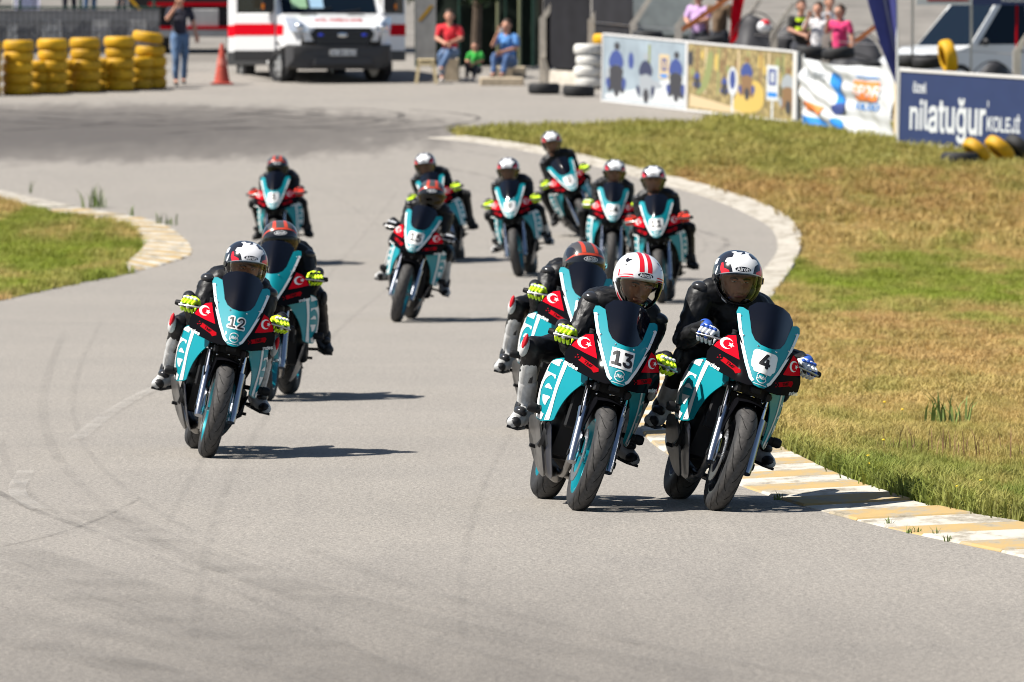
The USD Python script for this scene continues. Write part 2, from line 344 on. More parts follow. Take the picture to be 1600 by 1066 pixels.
kerb_white = worn_paint('kerb_white_paint', (.39, .365, .315), (.25, .225, .18)); kerb_yellow = worn_paint('kerb_yellow_paint', (.325, .228, .10), (.26, .225, .165)); kerb_pale = worn_paint('kerb_pale_concrete', (.33, .305, .262), (.24, .215, .175))
def kerb(name, label, out, inn, step, mats, flat=True):
    o, i = smoothpoly(gpoly(out), 2, False), smoothpoly(gpoly(inn), 2, False)
    if flat:        # blocks laid square to the straight
        o, i = o[np.argsort(o[:, 1])], i[np.argsort(i[:, 1])]
        ys = np.arange(max(o[0, 1], i[0, 1]), min(o[-1, 1], i[-1, 1]), step); n = len(ys)
        o, i = np.c_[np.interp(ys, o[:, 1], o[:, 0]), ys], np.c_[np.interp(ys, i[:, 1], i[:, 0]), ys]
    else:
        n = int(np.linalg.norm(np.diff(o, axis=0), axis=1).sum() / step) + 1; o, i = resample(o, n), resample(i, n)
    K = thing(name, label, 'kerb'); wob = np.cumsum(np.random.default_rng(3).uniform(-.02, .02, n)) * 0
    for k in range(n - 1):
        a, b, c, d = o[k], o[k + 1], i[k + 1], i[k]
        if np.linalg.norm(a - d) < .03 and np.linalg.norm(b - c) < .03: continue
        ctr = (a + b + c + d) / 4; e = .006
        q = [p + (ctr - p) / max(np.linalg.norm(ctr - p), 1e-6) * e for p in (a, b, c, d)]
        jz = rng.uniform(-.006, .006); hs = (.014, .014, .045, .045); pts = []
        for p, h in zip(q, hs):
            z = float(gz(p[1])); pts += [(p[0], p[1], z - .05), (p[0], p[1], z + h + jz - .012)]
            r = p + (ctr - p) / max(np.linalg.norm(ctr - p), 1e-6) * .015; pts += [(r[0], r[1], z + h + jz)]
        part(K, 'kerb_block', hullp(pts), mats(k, ctr), 20)
    return o, i
rk_o, rk_i = kerb('track_kerb', 'long curved kerb of white and yellow blocks between track and dry infield grass', K_OUT, K_IN, .78,
                  lambda k, c: (kerb_yellow if k % 2 else kerb_white) if c[1] < 92 else kerb_pale)
L_OUT = [(-300, 272), (-60, 290), (0, 298), (60, 312), (110, 322), (150, 330), (200, 338), (240, 345), (275, 360), (298, 382), (303, 398), (285, 406), (250, 416), (205, 427)]
L_IN = [(-300, 281), (-60, 303), (0, 313), (50, 325), (110, 340), (160, 349), (195, 350), (215, 362), (222, 378), (226, 388), (215, 400), (205, 408), (198, 415), (193, 422)]
lk_o, lk_i = kerb('island_kerb', 'pale kerb of cream and yellow blocks round the tip of the left grass island', L_OUT, L_IN, .62,
                  lambda k, c: (kerb_yellow if k % 2 else kerb_white) if c[0] > -6.2 else kerb_pale, False)
far_top = gpoly([(640, 210), (700, 206), (760, 202), (850, 197), (1000, 195), (1080, 192), (1110, 187), (1150, 185), (1240, 196)])
infield = Polygon(list(map(tuple, rk_i)) + far_top[1:] + [(9, 147), (40, 130), (40, 20), (rk_i[0][0], 36)]).buffer(0)
top('infield_soil', sheet(infield, .012), GRASS_BASE, kind='structure', smooth=False)
lowl = gpoly([(205, 428), (175, 434), (130, 442), (60, 457), (0, 471), (-100, 490)])
island = Polygon(list(map(tuple, lk_i)) + lowl + [(-40, 88), (-40, 118)]).buffer(0)
top('island_soil', sheet(island, .012), GRASS_LEFT_BASE, kind='structure', smooth=False)

# skid marks and cracks: thin films of rubber on the track
def film(name, col, dens):
    return usdkit.material(stage, '/World/Looks/' + name, {'g': ('geometry', {}), 'n': ('noise_texture', {'scale': 1.6, 'detail': 3.0}), 'r': ('map_range', {'from_min': .3, 'from_max': .75, 'to_min': 0.0, 'to_max': dens}),
        't': ('transparent_bsdf', {'color': (1, 1, 1)}), 'd': ('diffuse_bsdf', {'color': col}), 'm': ('mix_closure', {})},
        [('g.position', 'n.vector'), ('n.fac', 'r.value'), ('r.result', 'm.fac'), ('t.BSDF', 'm.closure1'), ('d.BSDF', 'm.closure2')], surface='m.closure')
RUB = film('rubber_film', (.08, .077, .075), .30); RUBD = film('dark_rubber_film', (.045, .043, .045), .75); RUBW = film('pale_scuff_film', (.4, .385, .36), .25)
SKIDS = thing('skid_marks', kind='structure')
def skid(px, w, m=RUB):
    p = resample(smoothpoly(gpoly(px), 3, False), 60); g = LineString(p).buffer(w / 2, cap_style=2)
    part(SKIDS, 'skid_mark', sheet(g, .0075 + .0003 * len(SKIDS.GetChildren())), m, False)
for px, w in (([(-20, 760), (30, 790), (90, 812), (150, 835)], .05), ([(-20, 860), (60, 845), (150, 817), (220, 780)], .03), ([(560, 945), (800, 945), (1050, 938)], .02),
              ([(1080, 358), (1130, 372), (1140, 382), (1120, 395)], .09), ([(690, 262), (760, 275), (800, 290), (830, 310)], .10), ([(620, 225), (700, 232), (780, 246)], .12)):
    skid(px, w)
for px, w in (([(0, 205), (200, 195), (420, 205), (640, 190)], .16), ([(60, 185), (260, 200), (470, 180), (650, 190)], .16), ([(400, 175), (560, 168), (650, 180), (560, 195)], .13), ([(-40, 172), (160, 182), (330, 174), (480, 186)], .2), ([(520, 205), (640, 207), (720, 195)], .12), ([(100, 200), (240, 186), (400, 194), (560, 186)], .14), ([(180, 178), (300, 186), (430, 176)], .16), ([(260, 210), (420, 196), (560, 204), (690, 188)], .1), ([(-20, 190), (120, 196), (260, 190)], .2), ([(640, 172), (720, 178), (760, 186), (700, 198)], .10), ([(300, 168), (420, 172), (520, 182)], .14)):
    skid(px, w, RUBD)
RUBB = film('broad_rubber_film', (.11, .105, .10), .16)
for px, w in (([(-20, 850), (150, 905), (330, 960), (560, 1040), (680, 1090)], .34), ([(-20, 900), (200, 960), (420, 1030), (520, 1080)], .26), ([(140, 800), (380, 900), (700, 985), (1000, 1040), (1250, 1090)], .3), ([(-20, 1000), (120, 1020), (300, 1075)], .3)): skid(px, w, RUBB)
RUBF = film('faint_rubber_film', (.10, .095, .09), .13)
for px, w in (([(0, 690), (15, 745), (60, 790), (140, 830), (260, 880), (420, 950), (600, 1040)], .05), ([(0, 880), (150, 930), (330, 990), (520, 1066)], .16), ([(0, 960), (130, 985), (300, 1020), (400, 1050)], .2), ([(700, 330), (560, 480), (420, 640), (330, 800), (300, 1000)], .05), ([(620, 300), (500, 430), (380, 600), (260, 820)], .04),
              ([(100, 520), (60, 620), (80, 720), (200, 830), (420, 930), (700, 1010), (900, 1066)], .07), ([(160, 500), (110, 600), (120, 700), (230, 800), (420, 890), (700, 960), (1000, 1010)], .04), ([(480, 860), (620, 915), (820, 970), (1100, 1030), (1300, 1066)], .1), ([(0, 1010), (160, 1030), (330, 1066)], .14), ([(880, 560), (780, 700), (720, 850), (720, 1000)], .04), ([(1010, 330), (1080, 360), (1110, 385), (1080, 410), (1000, 440)], .05), ([(640, 250), (760, 262), (900, 300), (960, 330)], .05), ([(380, 260), (520, 300), (600, 360)], .05)): skid(px, w, RUBF)
for px, w in (([(40, 740), (20, 775), (60, 800)], .1), ([(120, 690), (180, 640), (260, 600)], .1)): skid(px, w, RUBW)

# ------------------------------------------------------------------ grass
def tuft(n, h, spread, w, lean=.5, seed=0):
    r = np.random.default_rng(seed); V, F = [], []
    for k in range(n):
        a, rr = r.uniform(0, 2 * np.pi), spread * math.sqrt(r.uniform()); b = np.array([rr * math.cos(a), rr * math.sin(a), -.01])
        d = r.uniform(0, 2 * np.pi); hh = h * r.uniform(.45, 1.1); l = lean * hh * r.uniform(.2, 1.2); dv = np.array([math.cos(d), math.sin(d), 0]); sv = np.array([-dv[1], dv[0], 0]) * w * r.uniform(.6, 1.2)
        s = len(V); p1 = b + dv * l * .35 + (0, 0, hh * .6); p2 = b + dv * l + (0, 0, hh * (1 - .25 * lean))
        V += [b - sv, b + sv, p1 + sv * .7, p1 - sv * .7, p2]; F += [(s, s + 1, s + 2), (s, s + 2, s + 3), (s + 3, s + 2, s + 4)]
    return trimesh.Trimesh(V, F, process=False)
def scatter(name, pts, protos, m, scales, seed):
    r = np.random.default_rng(seed)
    pi = UsdGeom.PointInstancer.Define(stage, '/World/' + name); tag(pi, kind='stuff')
    ps = []
    for k, t in enumerate(protos):
        p = usdkit.mesh(stage, f'/World/{name}/tuft_{k + 1:03d}', t, m); ps.append(p.GetPath())
    pi.CreatePrototypesRel().SetTargets(ps)
    n = len(pts); pi.CreateProtoIndicesAttr(Vt.IntArray.FromNumpy(r.integers(0, len(ps), n).astype(np.int32)))
    pi.CreatePositionsAttr(Vt.Vec3fArray.FromNumpy(np.asarray(pts, np.float32)))
    a = r.uniform(0, 2 * np.pi, n); q = np.c_[np.cos(a / 2), np.zeros((n, 2)), np.sin(a / 2)]
    pi.CreateOrientationsAttr(Vt.QuathArray([Gf.Quath(float(x[0]), 0, 0, float(x[3])) for x in q]))
    s = np.asarray(scales)[:, None] * np.c_[np.ones(n), np.ones(n), r.uniform(.8, 1.2, n)]
    pi.CreateScalesAttr(Vt.Vec3fArray.FromNumpy(s.astype(np.float32)))
def fill(poly, dens, box_, seed, fade=None):
    r = np.random.default_rng(seed); x0, y0, x1, y1 = box_; n = int((x1 - x0) * (y1 - y0) * dens)
    p = np.c_[r.uniform(x0, x1, n), r.uniform(y0, y1, n)]; clump = meshkit.fbm(np.c_[p * .9, np.zeros(n)], 3, seed)
    ins = shapely.contains_xy(poly, p[:, 0], p[:, 1]); vis = np.abs(p[:, 0]) < p[:, 1] * .0605 + 1.9
    p = p[ins & vis]; return np.c_[p, gz(p[:, 1]) + .01], clump[ins & vis]
inner = infield.buffer(-.03)
P, C = fill(inner, 190, (1.2, 36, 5.8, 62), 1); edge = np.array([max(0, 1 - inner.exterior.distance(Point(q)) / 1.1) for q in P[:, :2]])
scatter('grass_near', P, [tuft(12, .11, .05, .0032, .9, s) for s in range(6)], GRASS_LEAF, np.clip(.4 + .8 * C + 1.0 * edge ** 1.5, .3, 2.1), 3)
P, C = fill(inner, 75, (1.5, 62, 8.8, 112), 2)
scatter('grass_middle', P, [tuft(14, .11, .09, .006, .9, 20 + s) for s in range(5)], GRASS_LEAF, .45 + 1.0 * C, 4)
P, C = fill(inner, 26, (-3, 112, 11.2, 152), 5)
scatter('grass_far', P, [tuft(14, .15, .16, .011, .8, 40 + s) for s in range(5)], GRASS_LEAF, .5 + 1.0 * C, 6)
P, C = fill(island.buffer(-.04), 70, (-9.6, 85, -4.0, 128), 7)
scatter('grass_island', P, [tuft(14, .13, .11, .007, .8, 60 + s) for s in range(5)], GRASS_LEFT, .45 + 1.05 * C, 8)
GREEN = look('weed_green', (.13, .18, .045), .7, var=.3, scale=20); DRYSTEM = look('dry_stalk', (.20, .115, .06), .8, var=.3, scale=30); PETAL = look('yellow_petal', (.75, .5, .02), .6)
def weed(px, h, n, m, label, seed, spread=.05, group=None, name='weed', w=.005):
    p = ground(*px); t = thing(name, label, 'weed', p, group=group); part(t, 'leaves', tuft(n, h, spread, w, .5, seed), m, False); return t
weed((150, 325), .42, 26, GREEN, 'tall green weed clump growing on the far edge of the left island kerb', 91, .22, w=.012)
weed((48, 302), .22, 6, GREEN, 'thin single weed stalk at the left end of the island kerb', 92, .02, w=.01)
weed((205, 338), .20, 7, GREEN, 'short weed spike beside the island kerb right of the tall weed clump', 93, .04, w=.01)
weed((262, 352), .22, 16, GREEN, 'pair of low weed tufts leaning over the tip of the island kerb', 94, .16, w=.012)
weed((1218, 783), .085, 12, GREEN, 'weed sprig in front of the yellow kerb block right of bike number 4', 95, .03)
weed((1388, 823), .085, 10, GREEN, 'small weed at the kerb edge in the shadow tip', 96, .025)
weed((1428, 835), .07, 16, GREEN, 'low weed tuft on the kerb edge, third sprig from the right', 97, .05)
weed((1460, 840), .075, 9, GREEN, 'weed sprig on the kerb edge, second sprig from the right', 98, .03)
weed((1486, 848), .06, 10, GREEN, 'rightmost low weed sprig on the kerb edge', 99, .04)
rr = np.random.default_rng(5)
weed((1440, 715), .27, 34, DRYSTEM, 'brown dry seed stalks standing in the grass above the near kerb', 120, .42, w=.004)
weed((1560, 720), .25, 34, DRYSTEM, 'brown dry seed stalks at the right edge of the picture', 121, .42, w=.004)
weed((1480, 668), .30, 26, GREEN, 'leafy green weed with broad leaves standing in the dry grass', 122, .2, w=.012)
for X, Y, lab in ((1354, 740, 'small yellow flower nearest the tip of the motorbike shadow, upper one of two'), (1356, 753, 'small yellow flower at the grass edge, lower one of two'), (1378, 714, 'small yellow flower in green grass above the pair at the kerb'), (1380, 652, 'highest yellow flower, at the border of green and dry grass'), (1530, 780, 'rightmost small yellow flower in the green grass'), (1493, 790, 'small yellow flower close to the kerb on the right'), (1408, 664, 'small yellow flower left of the leafy green weed')):
    p = ground(X, Y); t = thing('wild_flower', lab, 'flower', p, group='yellow wild flowers in the kerbside grass')
    part(t, 'stem', rod((0, 0, -.01), (.01, 0, .10), .0015), GREEN); part(t, 'petals', sph((.01, 0, .105), (.011, .011, .006), 1), PETAL)
# ------------------------------------------------------------------ motorbike, facing -y, front tyre touching the ground at the origin
TEAL = look('teal_paint', (.0018, .178, .213), .5, coat=.12, spec=.12)
WHITE_P = look('white_paint', (.58, .58, .57), .5, coat=.1, spec=.12)
BLACK_P = look('black_gloss_paint', (.004, .004, .005), .5, coat=.04, spec=.0)
BLACK = look('black_plastic', (.008, .008, .009), .6, spec=.2)
DARK = look('dark_engine_metal', (.012, .012, .013), .6, .2, spec=.2)
RED = look('red_print', (.46, .004, .012), .5, coat=.03, spec=.0)
RED2 = look('red_label_print', (.27, .004, .008), .5, spec=.0)
FORKM = look('polished_fork_slider', (.34, .36, .40), .2, 1.0)
CHROME = look('bright_fork_metal', (.62, .63, .66), .12, 1.0)
STEEL = look('brushed_steel', (.42, .41, .40), .35, 1.0)
GREYM = look('grey_exhaust_metal', (.27, .26, .25), .38, .85, var=.2, scale=12)
NAVY = look('dark_lower_fairing', (.012, .014, .022), .4, coat=.1, spec=.15)
PLATE = look('number_plate_white', (.60, .60, .585), .45)
INK = look('number_ink', (.008, .008, .009), .5)
SCREEN = usdkit.material(stage, '/World/Looks/smoked_windscreen', {'t': ('transparent_bsdf', {'color': (.06, .06, .08)}), 'd': ('diffuse_bsdf', {'color': (.0025, .003, .007)}), 'm0': ('mix_closure', {'fac': .4}), 'g': ('glossy_bsdf', {'color': (1, 1, 1), 'roughness': .04}), 'f': ('fresnel', {'IOR': 1.45}), 'm': ('mix_closure', {})},
    [('t.BSDF', 'm0.closure1'), ('d.BSDF', 'm0.closure2'), ('f.fac', 'm.fac'), ('m0.closure', 'm.closure1'), ('g.BSDF', 'm.closure2')], surface='m.closure')
TYRE = usdkit.material(stage, '/World/Looks/tyre_rubber', {'t': ('texture_coordinate', {}), 's': ('separate_xyz', {}), 'a': ('math', {'math_type': 'absolute'}), 'r': ('rgb_ramp', {'ramp': [(0, (.045, .042, .040)), (.04, (.04, .037, .035)), (.05, (.016, .016, .017)), (1, (.012, .012, .013))]}),
    'n': ('noise_texture', {'scale': 60.0, 'detail': 4.0}), 'nr': ('rgb_ramp', {'ramp': [(.3, (.7, .7, .7)), (.7, (1.3, 1.3, 1.3))]}), 'm': ('mix', {'mix_type': 'multiply', 'fac': 1.0}), 'p': ('principled_bsdf', {'roughness': .75, 'specular_ior_level': .3})},
    [('t.object', 's.vector'), ('s.x', 'a.value1'), ('a.value', 'r.fac'), ('t.object', 'n.vector'), ('n.fac', 'nr.fac'), ('r.color', 'm.color1'), ('nr.color', 'm.color2'), ('m.color', 'p.base_color')], surface='p.BSDF')
GROOVE = look('tread_groove_rubber', (.006, .006, .006), .9, spec=.1)
RIM_T = look('teal_rim', (.004, .20, .25), .3, .3, coat=.6); RIM_B = look('black_rim', (.012, .012, .014), .35, .3, coat=.3)

def tyre_prof(R, w):
    hw = w / 2; crown = hw * 1.02
    return lambda t: np.c_[hw * np.sin(np.asarray(t) * 1.57), R - crown * .86 * (1 - np.cos(np.asarray(t) * 1.57))]
def tyre_mesh(R, w, y, n=110):
    hw = w / 2; prof = np.vstack([[(-hw * .86, R - w * .78), (-hw * 1.0, R - w * .62)], tyre_prof(R, w)(np.linspace(-1, 1, 19)), [(hw * 1.0, R - w * .62), (hw * .86, R - w * .78)]])
    return mv(lathe(prof, n, 'x'), 0, y, R)
def groove_mesh(R, w, y):
    f = tyre_prof(R + .0006, w); Vv, Ff = [], []
    def rib(t0, t1, ph0, sweep, wid, bend=1.3):
        k = 11; t = np.linspace(t0, t1, k); u = np.linspace(0, 1, k); ph = ph0 + sweep * u ** bend; q = f(t); wd = wid * np.sin(np.pi * np.clip(u * .9 + .08, 0, 1)) ** .6 / R; s0 = len(Vv)
        for i in range(k):
            for e in (-1, 1): p_ = ph[i] + e * wd[i]; Vv.append((q[i, 0], y + q[i, 1] * math.cos(p_), R + q[i, 1] * math.sin(p_)))
        for i in range(k - 1): a_ = s0 + 2 * i; Ff.extend([(a_, a_ + 1, a_ + 3), (a_, a_ + 3, a_ + 2)])
    N = 15
    for k in range(N):
        p0 = 2 * math.pi * k / N
        for sg in (-1, 1):
            o = p0 + (math.pi / N if sg > 0 else 0)
            rib(sg * .06, sg * .72, o, -.50, .0046, 1.5); rib(sg * .34, sg * .86, o + .20, -.34, .0036, 1.2)
    return trimesh.Trimesh(Vv, Ff, process=False)
def rim_mesh(R, w, y, side):
    h = w * .43; r0 = R - w * .70
    ms = [lathe([(-h, r0 + .012), (-h * .9, r0 + .012), (-h * .8, r0 - .006), (-h * .3, r0 - .022), (h * .3, r0 - .022), (h * .8, r0 - .006), (h * .9, r0 + .012), (h, r0 + .012), (h, r0 - .016), (h * .3, r0 - .034), (-h * .3, r0 - .034), (-h, r0 - .016)], 64, 'x'),
          lathe([(-.04, .012), (-.04, .036), (.04, .036), (.04, .012)], 24, 'x')]
    for k in range(5):
        for d in (-.13, .13):
            a = 2 * math.pi * k / 5; p = np.array([0, math.cos(a), math.sin(a)]) * .03; q = np.array([0, math.cos(a + d), math.sin(a + d)]) * (r0 - .024)
            e = np.array([0, -math.sin(a), math.cos(a)]) * .011
            ms.append(hullp([p + s * e + (x, 0, 0) for s in (-1, 1) for x in (-.024, .024)] + [q + s * e + (x, 0, 0) for s in (-1, 1) for x in (-.015, .015)]))
    return mv(cat(*ms), 0, y, R)
def disc_mesh(x, ro, ri, y, z, n=60):
    m = lathe([(x - .0025, ri), (x - .0025, ro), (x + .0025, ro), (x + .0025, ri)], n, 'x')
    k = 4; v = m.vertices.reshape(n, k, 3); v[:, 1:3, 1:] *= (1 - .035 * (np.arange(n) % 5 == 0))[:, None, None]; m.vertices = v.reshape(-1, 3)
    return mv(m, 0, y, z)

def nose_fn(x, z):      # the V-shaped front of the fairing: depth over the front view
    h = np.maximum(z - .70, -.05)
    y = -.13 + .50 * h + .75 * h * h + 1.05 * (np.sqrt(x * x + .045 ** 2) - .045)
    return np.c_[x, y, z]
def cheek_fn(x, z):
    h = np.maximum(z - .70, -.05); ax = np.abs(x)
    y = -.115 + .46 * h + .5 * h * h + 1.05 * (np.sqrt(x * x + .045 ** 2) - .045) + 1.6 * np.maximum(ax - .13, 0) ** 1.5
    return np.c_[x, y, z]
def side_fn(s):
    def f(y, z):
        t = np.clip((y - .05) / .58, 0, 1); x = .085 + .185 * (.55 * t * t * (3 - 2 * t) + .45 * t) - .08 * np.maximum(.62 - z, 0) ** 1.25 + .012 * np.sin((z - .4) * 9)
        return np.c_[s * x, y, z]
    return f
def belly_fn(s):
    def f(y, z): return np.c_[s * (.085 + .125 * np.clip((z - .12) / .31, 0, 1) ** .7 - .04 * np.maximum(y - .7, 0)), y, z]
    return f
DARKF = lambda fn, poly, off, flip, cell=.03, thick=0.0: drape(poly, fn, off, thick, cell, flip)
N_R = [(0, .712), (.03, .716), (.062, .742), (.10, .815), (.138, .905), (.166, 1.0), (.185, 1.07), (.178, 1.098), (.158, 1.104), (.128, 1.094), (.112, 1.04), (.097, .985), (.074, .952), (.042, .936), (0, .931)]
NOSE = Polygon(N_R + [(-x, z) for x, z in N_R[-2:0:-1]]).buffer(.006).buffer(-.006)
def _edge(sx): return LineString([(sx * x, z) for x, z in ((.045, .728), (.062, .742), (.10, .815), (.138, .905), (.166, 1.0), (.181, 1.06))]).buffer(.017, cap_style=2).intersection(NOSE.buffer(-.0015))
EDGE = unary_union([_edge(1), _edge(-1)])
C_R = [(.01, .722), (.05, .75), (.09, .825), (.128, .91), (.150, .952), (.20, .938), (.245, .885), (.272, .815), (.268, .765), (.215, .728), (.13, .708), (.06, .705)]
CHEEK = Polygon(C_R).buffer(.006).buffer(-.006)
FLAG = Polygon([(.122, .818), (.152, .905), (.164, .946), (.20, .931), (.240, .882), (.252, .85), (.19, .832)]).buffer(-.002)
SIDE = Polygon(smoothpoly([(.055, .722), (.075, .735), (.28, .785), (.50, .785), (.74, .725), (.72, .52), (.66, .405), (.42, .425), (.40, .47), (.335, .57), (.24, .655), (.16, .70)], 2)).buffer(0)
BAND = Polygon(smoothpoly([(.43, .80), (.47, .80), (.475, .72), (.465, .62), (.47, .52), (.53, .40), (.47, .40), (.445, .47), (.435, .56), (.43, .68)], 2)).intersection(SIDE.buffer(-.006))
LETTER = unary_union([LineString([(.50, .70), (.64, .71)]).buffer(.025), LineString(smoothpoly([(.48, .62), (.56, .655), (.63, .60), (.60, .50), (.52, .47), (.49, .52)], 2, False)).buffer(.024), LineString([(.50, .575), (.64, .575)]).buffer(.020)]).intersection(SIDE.buffer(-.01))
BELLY = Polygon(smoothpoly([(.42, .435), (.70, .40), (.95, .33), (1.02, .24), (.88, .13), (.55, .12), (.44, .2)], 2)).buffer(0)

def make_bike(path_name, rim):
    B = UsdGeom.Xform.Define(stage, path_name).GetPrim(); S = (-1, 1)
    fw = part(B, 'front_wheel', rim_mesh(.298, .112, 0, 1), rim); part(fw, 'tyre', tyre_mesh(.298, .112, 0), TYRE, 40); tag(part(fw, 'tread_grooves', groove_mesh(.298, .112, 0), GROOVE, False), kind='stuff')
    part(fw, 'brake_disc', disc_mesh(-.068, .148, .10, 0, .298), STEEL); part(fw, 'axle', rod((-.125, 0, .298), (.125, 0, .298), .013), STEEL)
    rw = part(B, 'rear_wheel', rim_mesh(.305, .15, 1.38, 1), rim); part(rw, 'tyre', tyre_mesh(.305, .15, 1.38), TYRE, 40); tag(part(rw, 'tread_grooves', groove_mesh(.305, .15, 1.38), GROOVE, False), kind='stuff'); part(rw, 'brake_disc', disc_mesh(-.085, .11, .07, 1.38, .305), STEEL)
    part(rw, 'sprocket', disc_mesh(.085, .10, .05, 1.38, .305), STEEL)
    for s in S:      # telescopic forks, leaning back
        d = np.array([0, .42, .9]); d /= np.linalg.norm(d); a = np.array([s * .102, -.012, .275])
        part(B, 'fork_slider', cat(tube([a - d * .03, a + d * .02, a + d * .22, a + d * .30], [.026, .031, .029, .033], 16)), FORKM, 40)
        part(B, 'fork_tube', rod(a + d * .29, a + d * .68, .0205, n=18), CHROME, 40)
        part(B, 'fork_foot', rod(a + (s * -.012, .012, .02), a + (s * .034, .012, .02), .019), BLACK)
    part(B, 'brake_caliper', bx(-.105, -.055, .06, .135, .29, .42, .014), DARK); part(B, 'brake_hose', tube(smoothpoly3([(-.10, .10, .40), (-.13, .05, .55), (-.12, .15, .72), (-.16, .25, .88)]), .005, 8), BLACK)
    fen = lathe([(x, .322 + .012 * (1 - (x / .075) ** 2)) for x in np.linspace(-.072, .072, 9)] + [(x, .314 + .012 * (1 - (x / .075) ** 2)) for x in np.linspace(.068, -.068, 9)] , 40, 'x', True, math.radians(28), math.radians(106))
    arms = [drape(Polygon(smoothpoly([(-.085, .615), (.02, .63), (.13, .60), (.12, .54), (.055, .44), (.02, .42), (.005, .46), (-.01, .53)], 2)), lambda y, z, s=s: np.c_[s * (.073 + .02 * np.clip((.60 - z) / .15, 0, 1)), y, z], 0, .004, .04, s < 0) for s in S]
    part(B, 'front_fender', cat(mv(fen, 0, 0, .298), *arms), BLACK_P, 40)
    part(B, 'radiator', bx(-.150, .150, .32, .36, .42, .66, .01), BLACK)
    part(B, 'triple_clamp', cat(bx(-.13, .13, .13, .23, .66, .70, .012), bx(-.13, .13, .22, .33, .84, .875, .012), rod((0, .18, .66), (0, .28, .87), .03)), DARK)
    part(B, 'headlight_bracket', cat(hullp([(x, y, z) for x in (-.08, .08) for y in (.02, .12) for z in (.66, .74)] + [(x, .2, .8) for x in (-.06, .06)]), bx(-.10, -.07, -.01, .06, .655, .70, .006), bx(.07, .10, -.01, .06, .655, .70, .006), bx(-.03, .03, -.07, .0, .675, .71, .008)), BLACK)
    for x, z in ((-.07, .64), (.07, .64), (0, .655), (-.035, .615), (.04, .61), (.10, .62), (-.11, .67), (.02, .58)): part(B, 'bolt', sph((x, .02 + .3 * abs(x), z), .0065, 1), CHROME)
    part(B, 'horn', mv(lathe([(.0, .0), (.0, .035), (.03, .04), (.035, .0)], 20, 'y', False), .03, .10, .60), BLACK)
    part(B, 'engine', cat(hullp([(x, y, z) for x in (-.15, .15) for y, z in ((.42, .48), (.50, .62), (.80, .60), (.92, .42), (.82, .24), (.52, .26))] + [(x, y, z) for x in (-.19, .19) for y, z in ((.60, .34), (.80, .36), (.72, .46))]), mv(lathe([(-.205, 0.02), (-.205, .08), (-.185, .095), (.185, .095), (.205, .08), (.205, .02)], 28, 'x'), 0, .72, .36)), DARK)
    part(B, 'frame', cat(*[tube([(s * .05, .22, .80), (s * .17, .42, .76), (s * .19, .70, .62), (s * .15, .92, .46)], .024, 10) for s in S], *[tube([(s * .05, .24, .70), (s * .14, .42, .60), (s * .15, .62, .44)], .018, 8) for s in S]), BLACK, 40)
    for s in S: part(B, 'exhaust_header', tube(smoothpoly3([(s * .06, .44, .50), (s * .065, .33, .44), (s * .06, .36, .24), (s * .04, .55, .16), (-.05, .80, .18)]), .019, 10), GREYM, 40)
    part(B, 'exhaust_muffler', blob([[((-.05, .74, .15), .04), ((-.11, .95, .21), .047), ((-.14, 1.16, .29), .05), ((-.145, 1.24, .32), .044)]], .03, 3), GREYM, 40)
    part(B, 'exhaust_shield', drape(Polygon(smoothpoly([(.66, .42), (.84, .44), (.90, .36), (.88, .24), (.80, .13), (.70, .12), (.665, .25)], 2)), lambda y, z: np.c_[-(.10 + .15 * np.clip((z - .12) / .33, 0, 1) ** .8 + .16 * (y - .64)), y, z], 0, .012, .04, True), look('dark_exhaust_shield', (.15, .145, .14), .4, .7, var=.25, scale=10))
    part(B, 'swingarm', cat(*[hullp([(s * .10, .86, .44), (s * .10, .86, .34), (s * .13, .86, .44), (s * .13, .86, .34), (s * .105, 1.42, .335), (s * .105, 1.42, .275), (s * .13, 1.42, .335), (s * .13, 1.42, .275)]) for s in S], bx(-.10, .10, .86, .93, .35, .43)), DARK)
    part(B, 'chain', cat(tube([(.10, .78, .40), (.10, 1.38, .405)], .008, 6), tube([(.10, .78, .32), (.10, 1.38, .205)], .008, 6)), BLACK)
    part(B, 'fuel_tank', blob([[((0, .42, .84), .10), ((0, .58, .86), .135), ((0, .80, .80), .10), ((0, .9, .76), .08)], [((-.08, .52, .82), .09), ((-.09, .68, .80), .09)], [((.08, .52, .82), .09), ((.09, .68, .80), .09)]], .04, 6), BLACK_P, True)
    part(B, 'seat', blob([[((0, .92, .745), .055), ((0, 1.15, .745), .07), ((0, 1.3, .775), .05)], [((-.08, 1.08, .745), .045), ((.08, 1.08, .745), .045)]], .04, 5), BLACK, True)
    part(B, 'tail_cowl', blob([[((0, 1.20, .74), .09), ((0, 1.45, .84), .075), ((0, 1.66, .90), .03)], [((-.07, 1.2, .72), .06), ((-.05, 1.45, .82), .05)], [((.07, 1.2, .72), .06), ((.05, 1.45, .82), .05)]], .04, 5), TEAL, True)
    # fairing
    nose = part(B, 'nose_fairing', drape(NOSE, nose_fn, 0, .005, .0125), TEAL, 35)
    part(nose, 'white_edge_stripe', DARKF(nose_fn, EDGE, .0024, False, .0125), WHITE_P)
    logo = unary_union([Point(0, 0).buffer(.030, 24).difference(Point(0, 0).buffer(.026, 24)).difference(sbox(-.04, -.008, .04, .012)), text_poly('UMA', .017), sbox(-.036, -.041, .036, -.038)])
    part(nose, 'round_logo', drape(affinity.translate(logo, 0, .765), nose_fn, .0024, 0, .0125), WHITE_P)
    for x, z in ((-.160, 1.055), (-.152, .985), (.160, 1.055), (.152, .985), (-.052, .925), (.052, .925), (.13, .955), (-.13, .955)):
        p = nose_fn(np.array([x]), np.array([z]))[0]; part(nose, 'fairing_screw', sph(p + (0, -.002, 0), .0058, 1), CHROME)
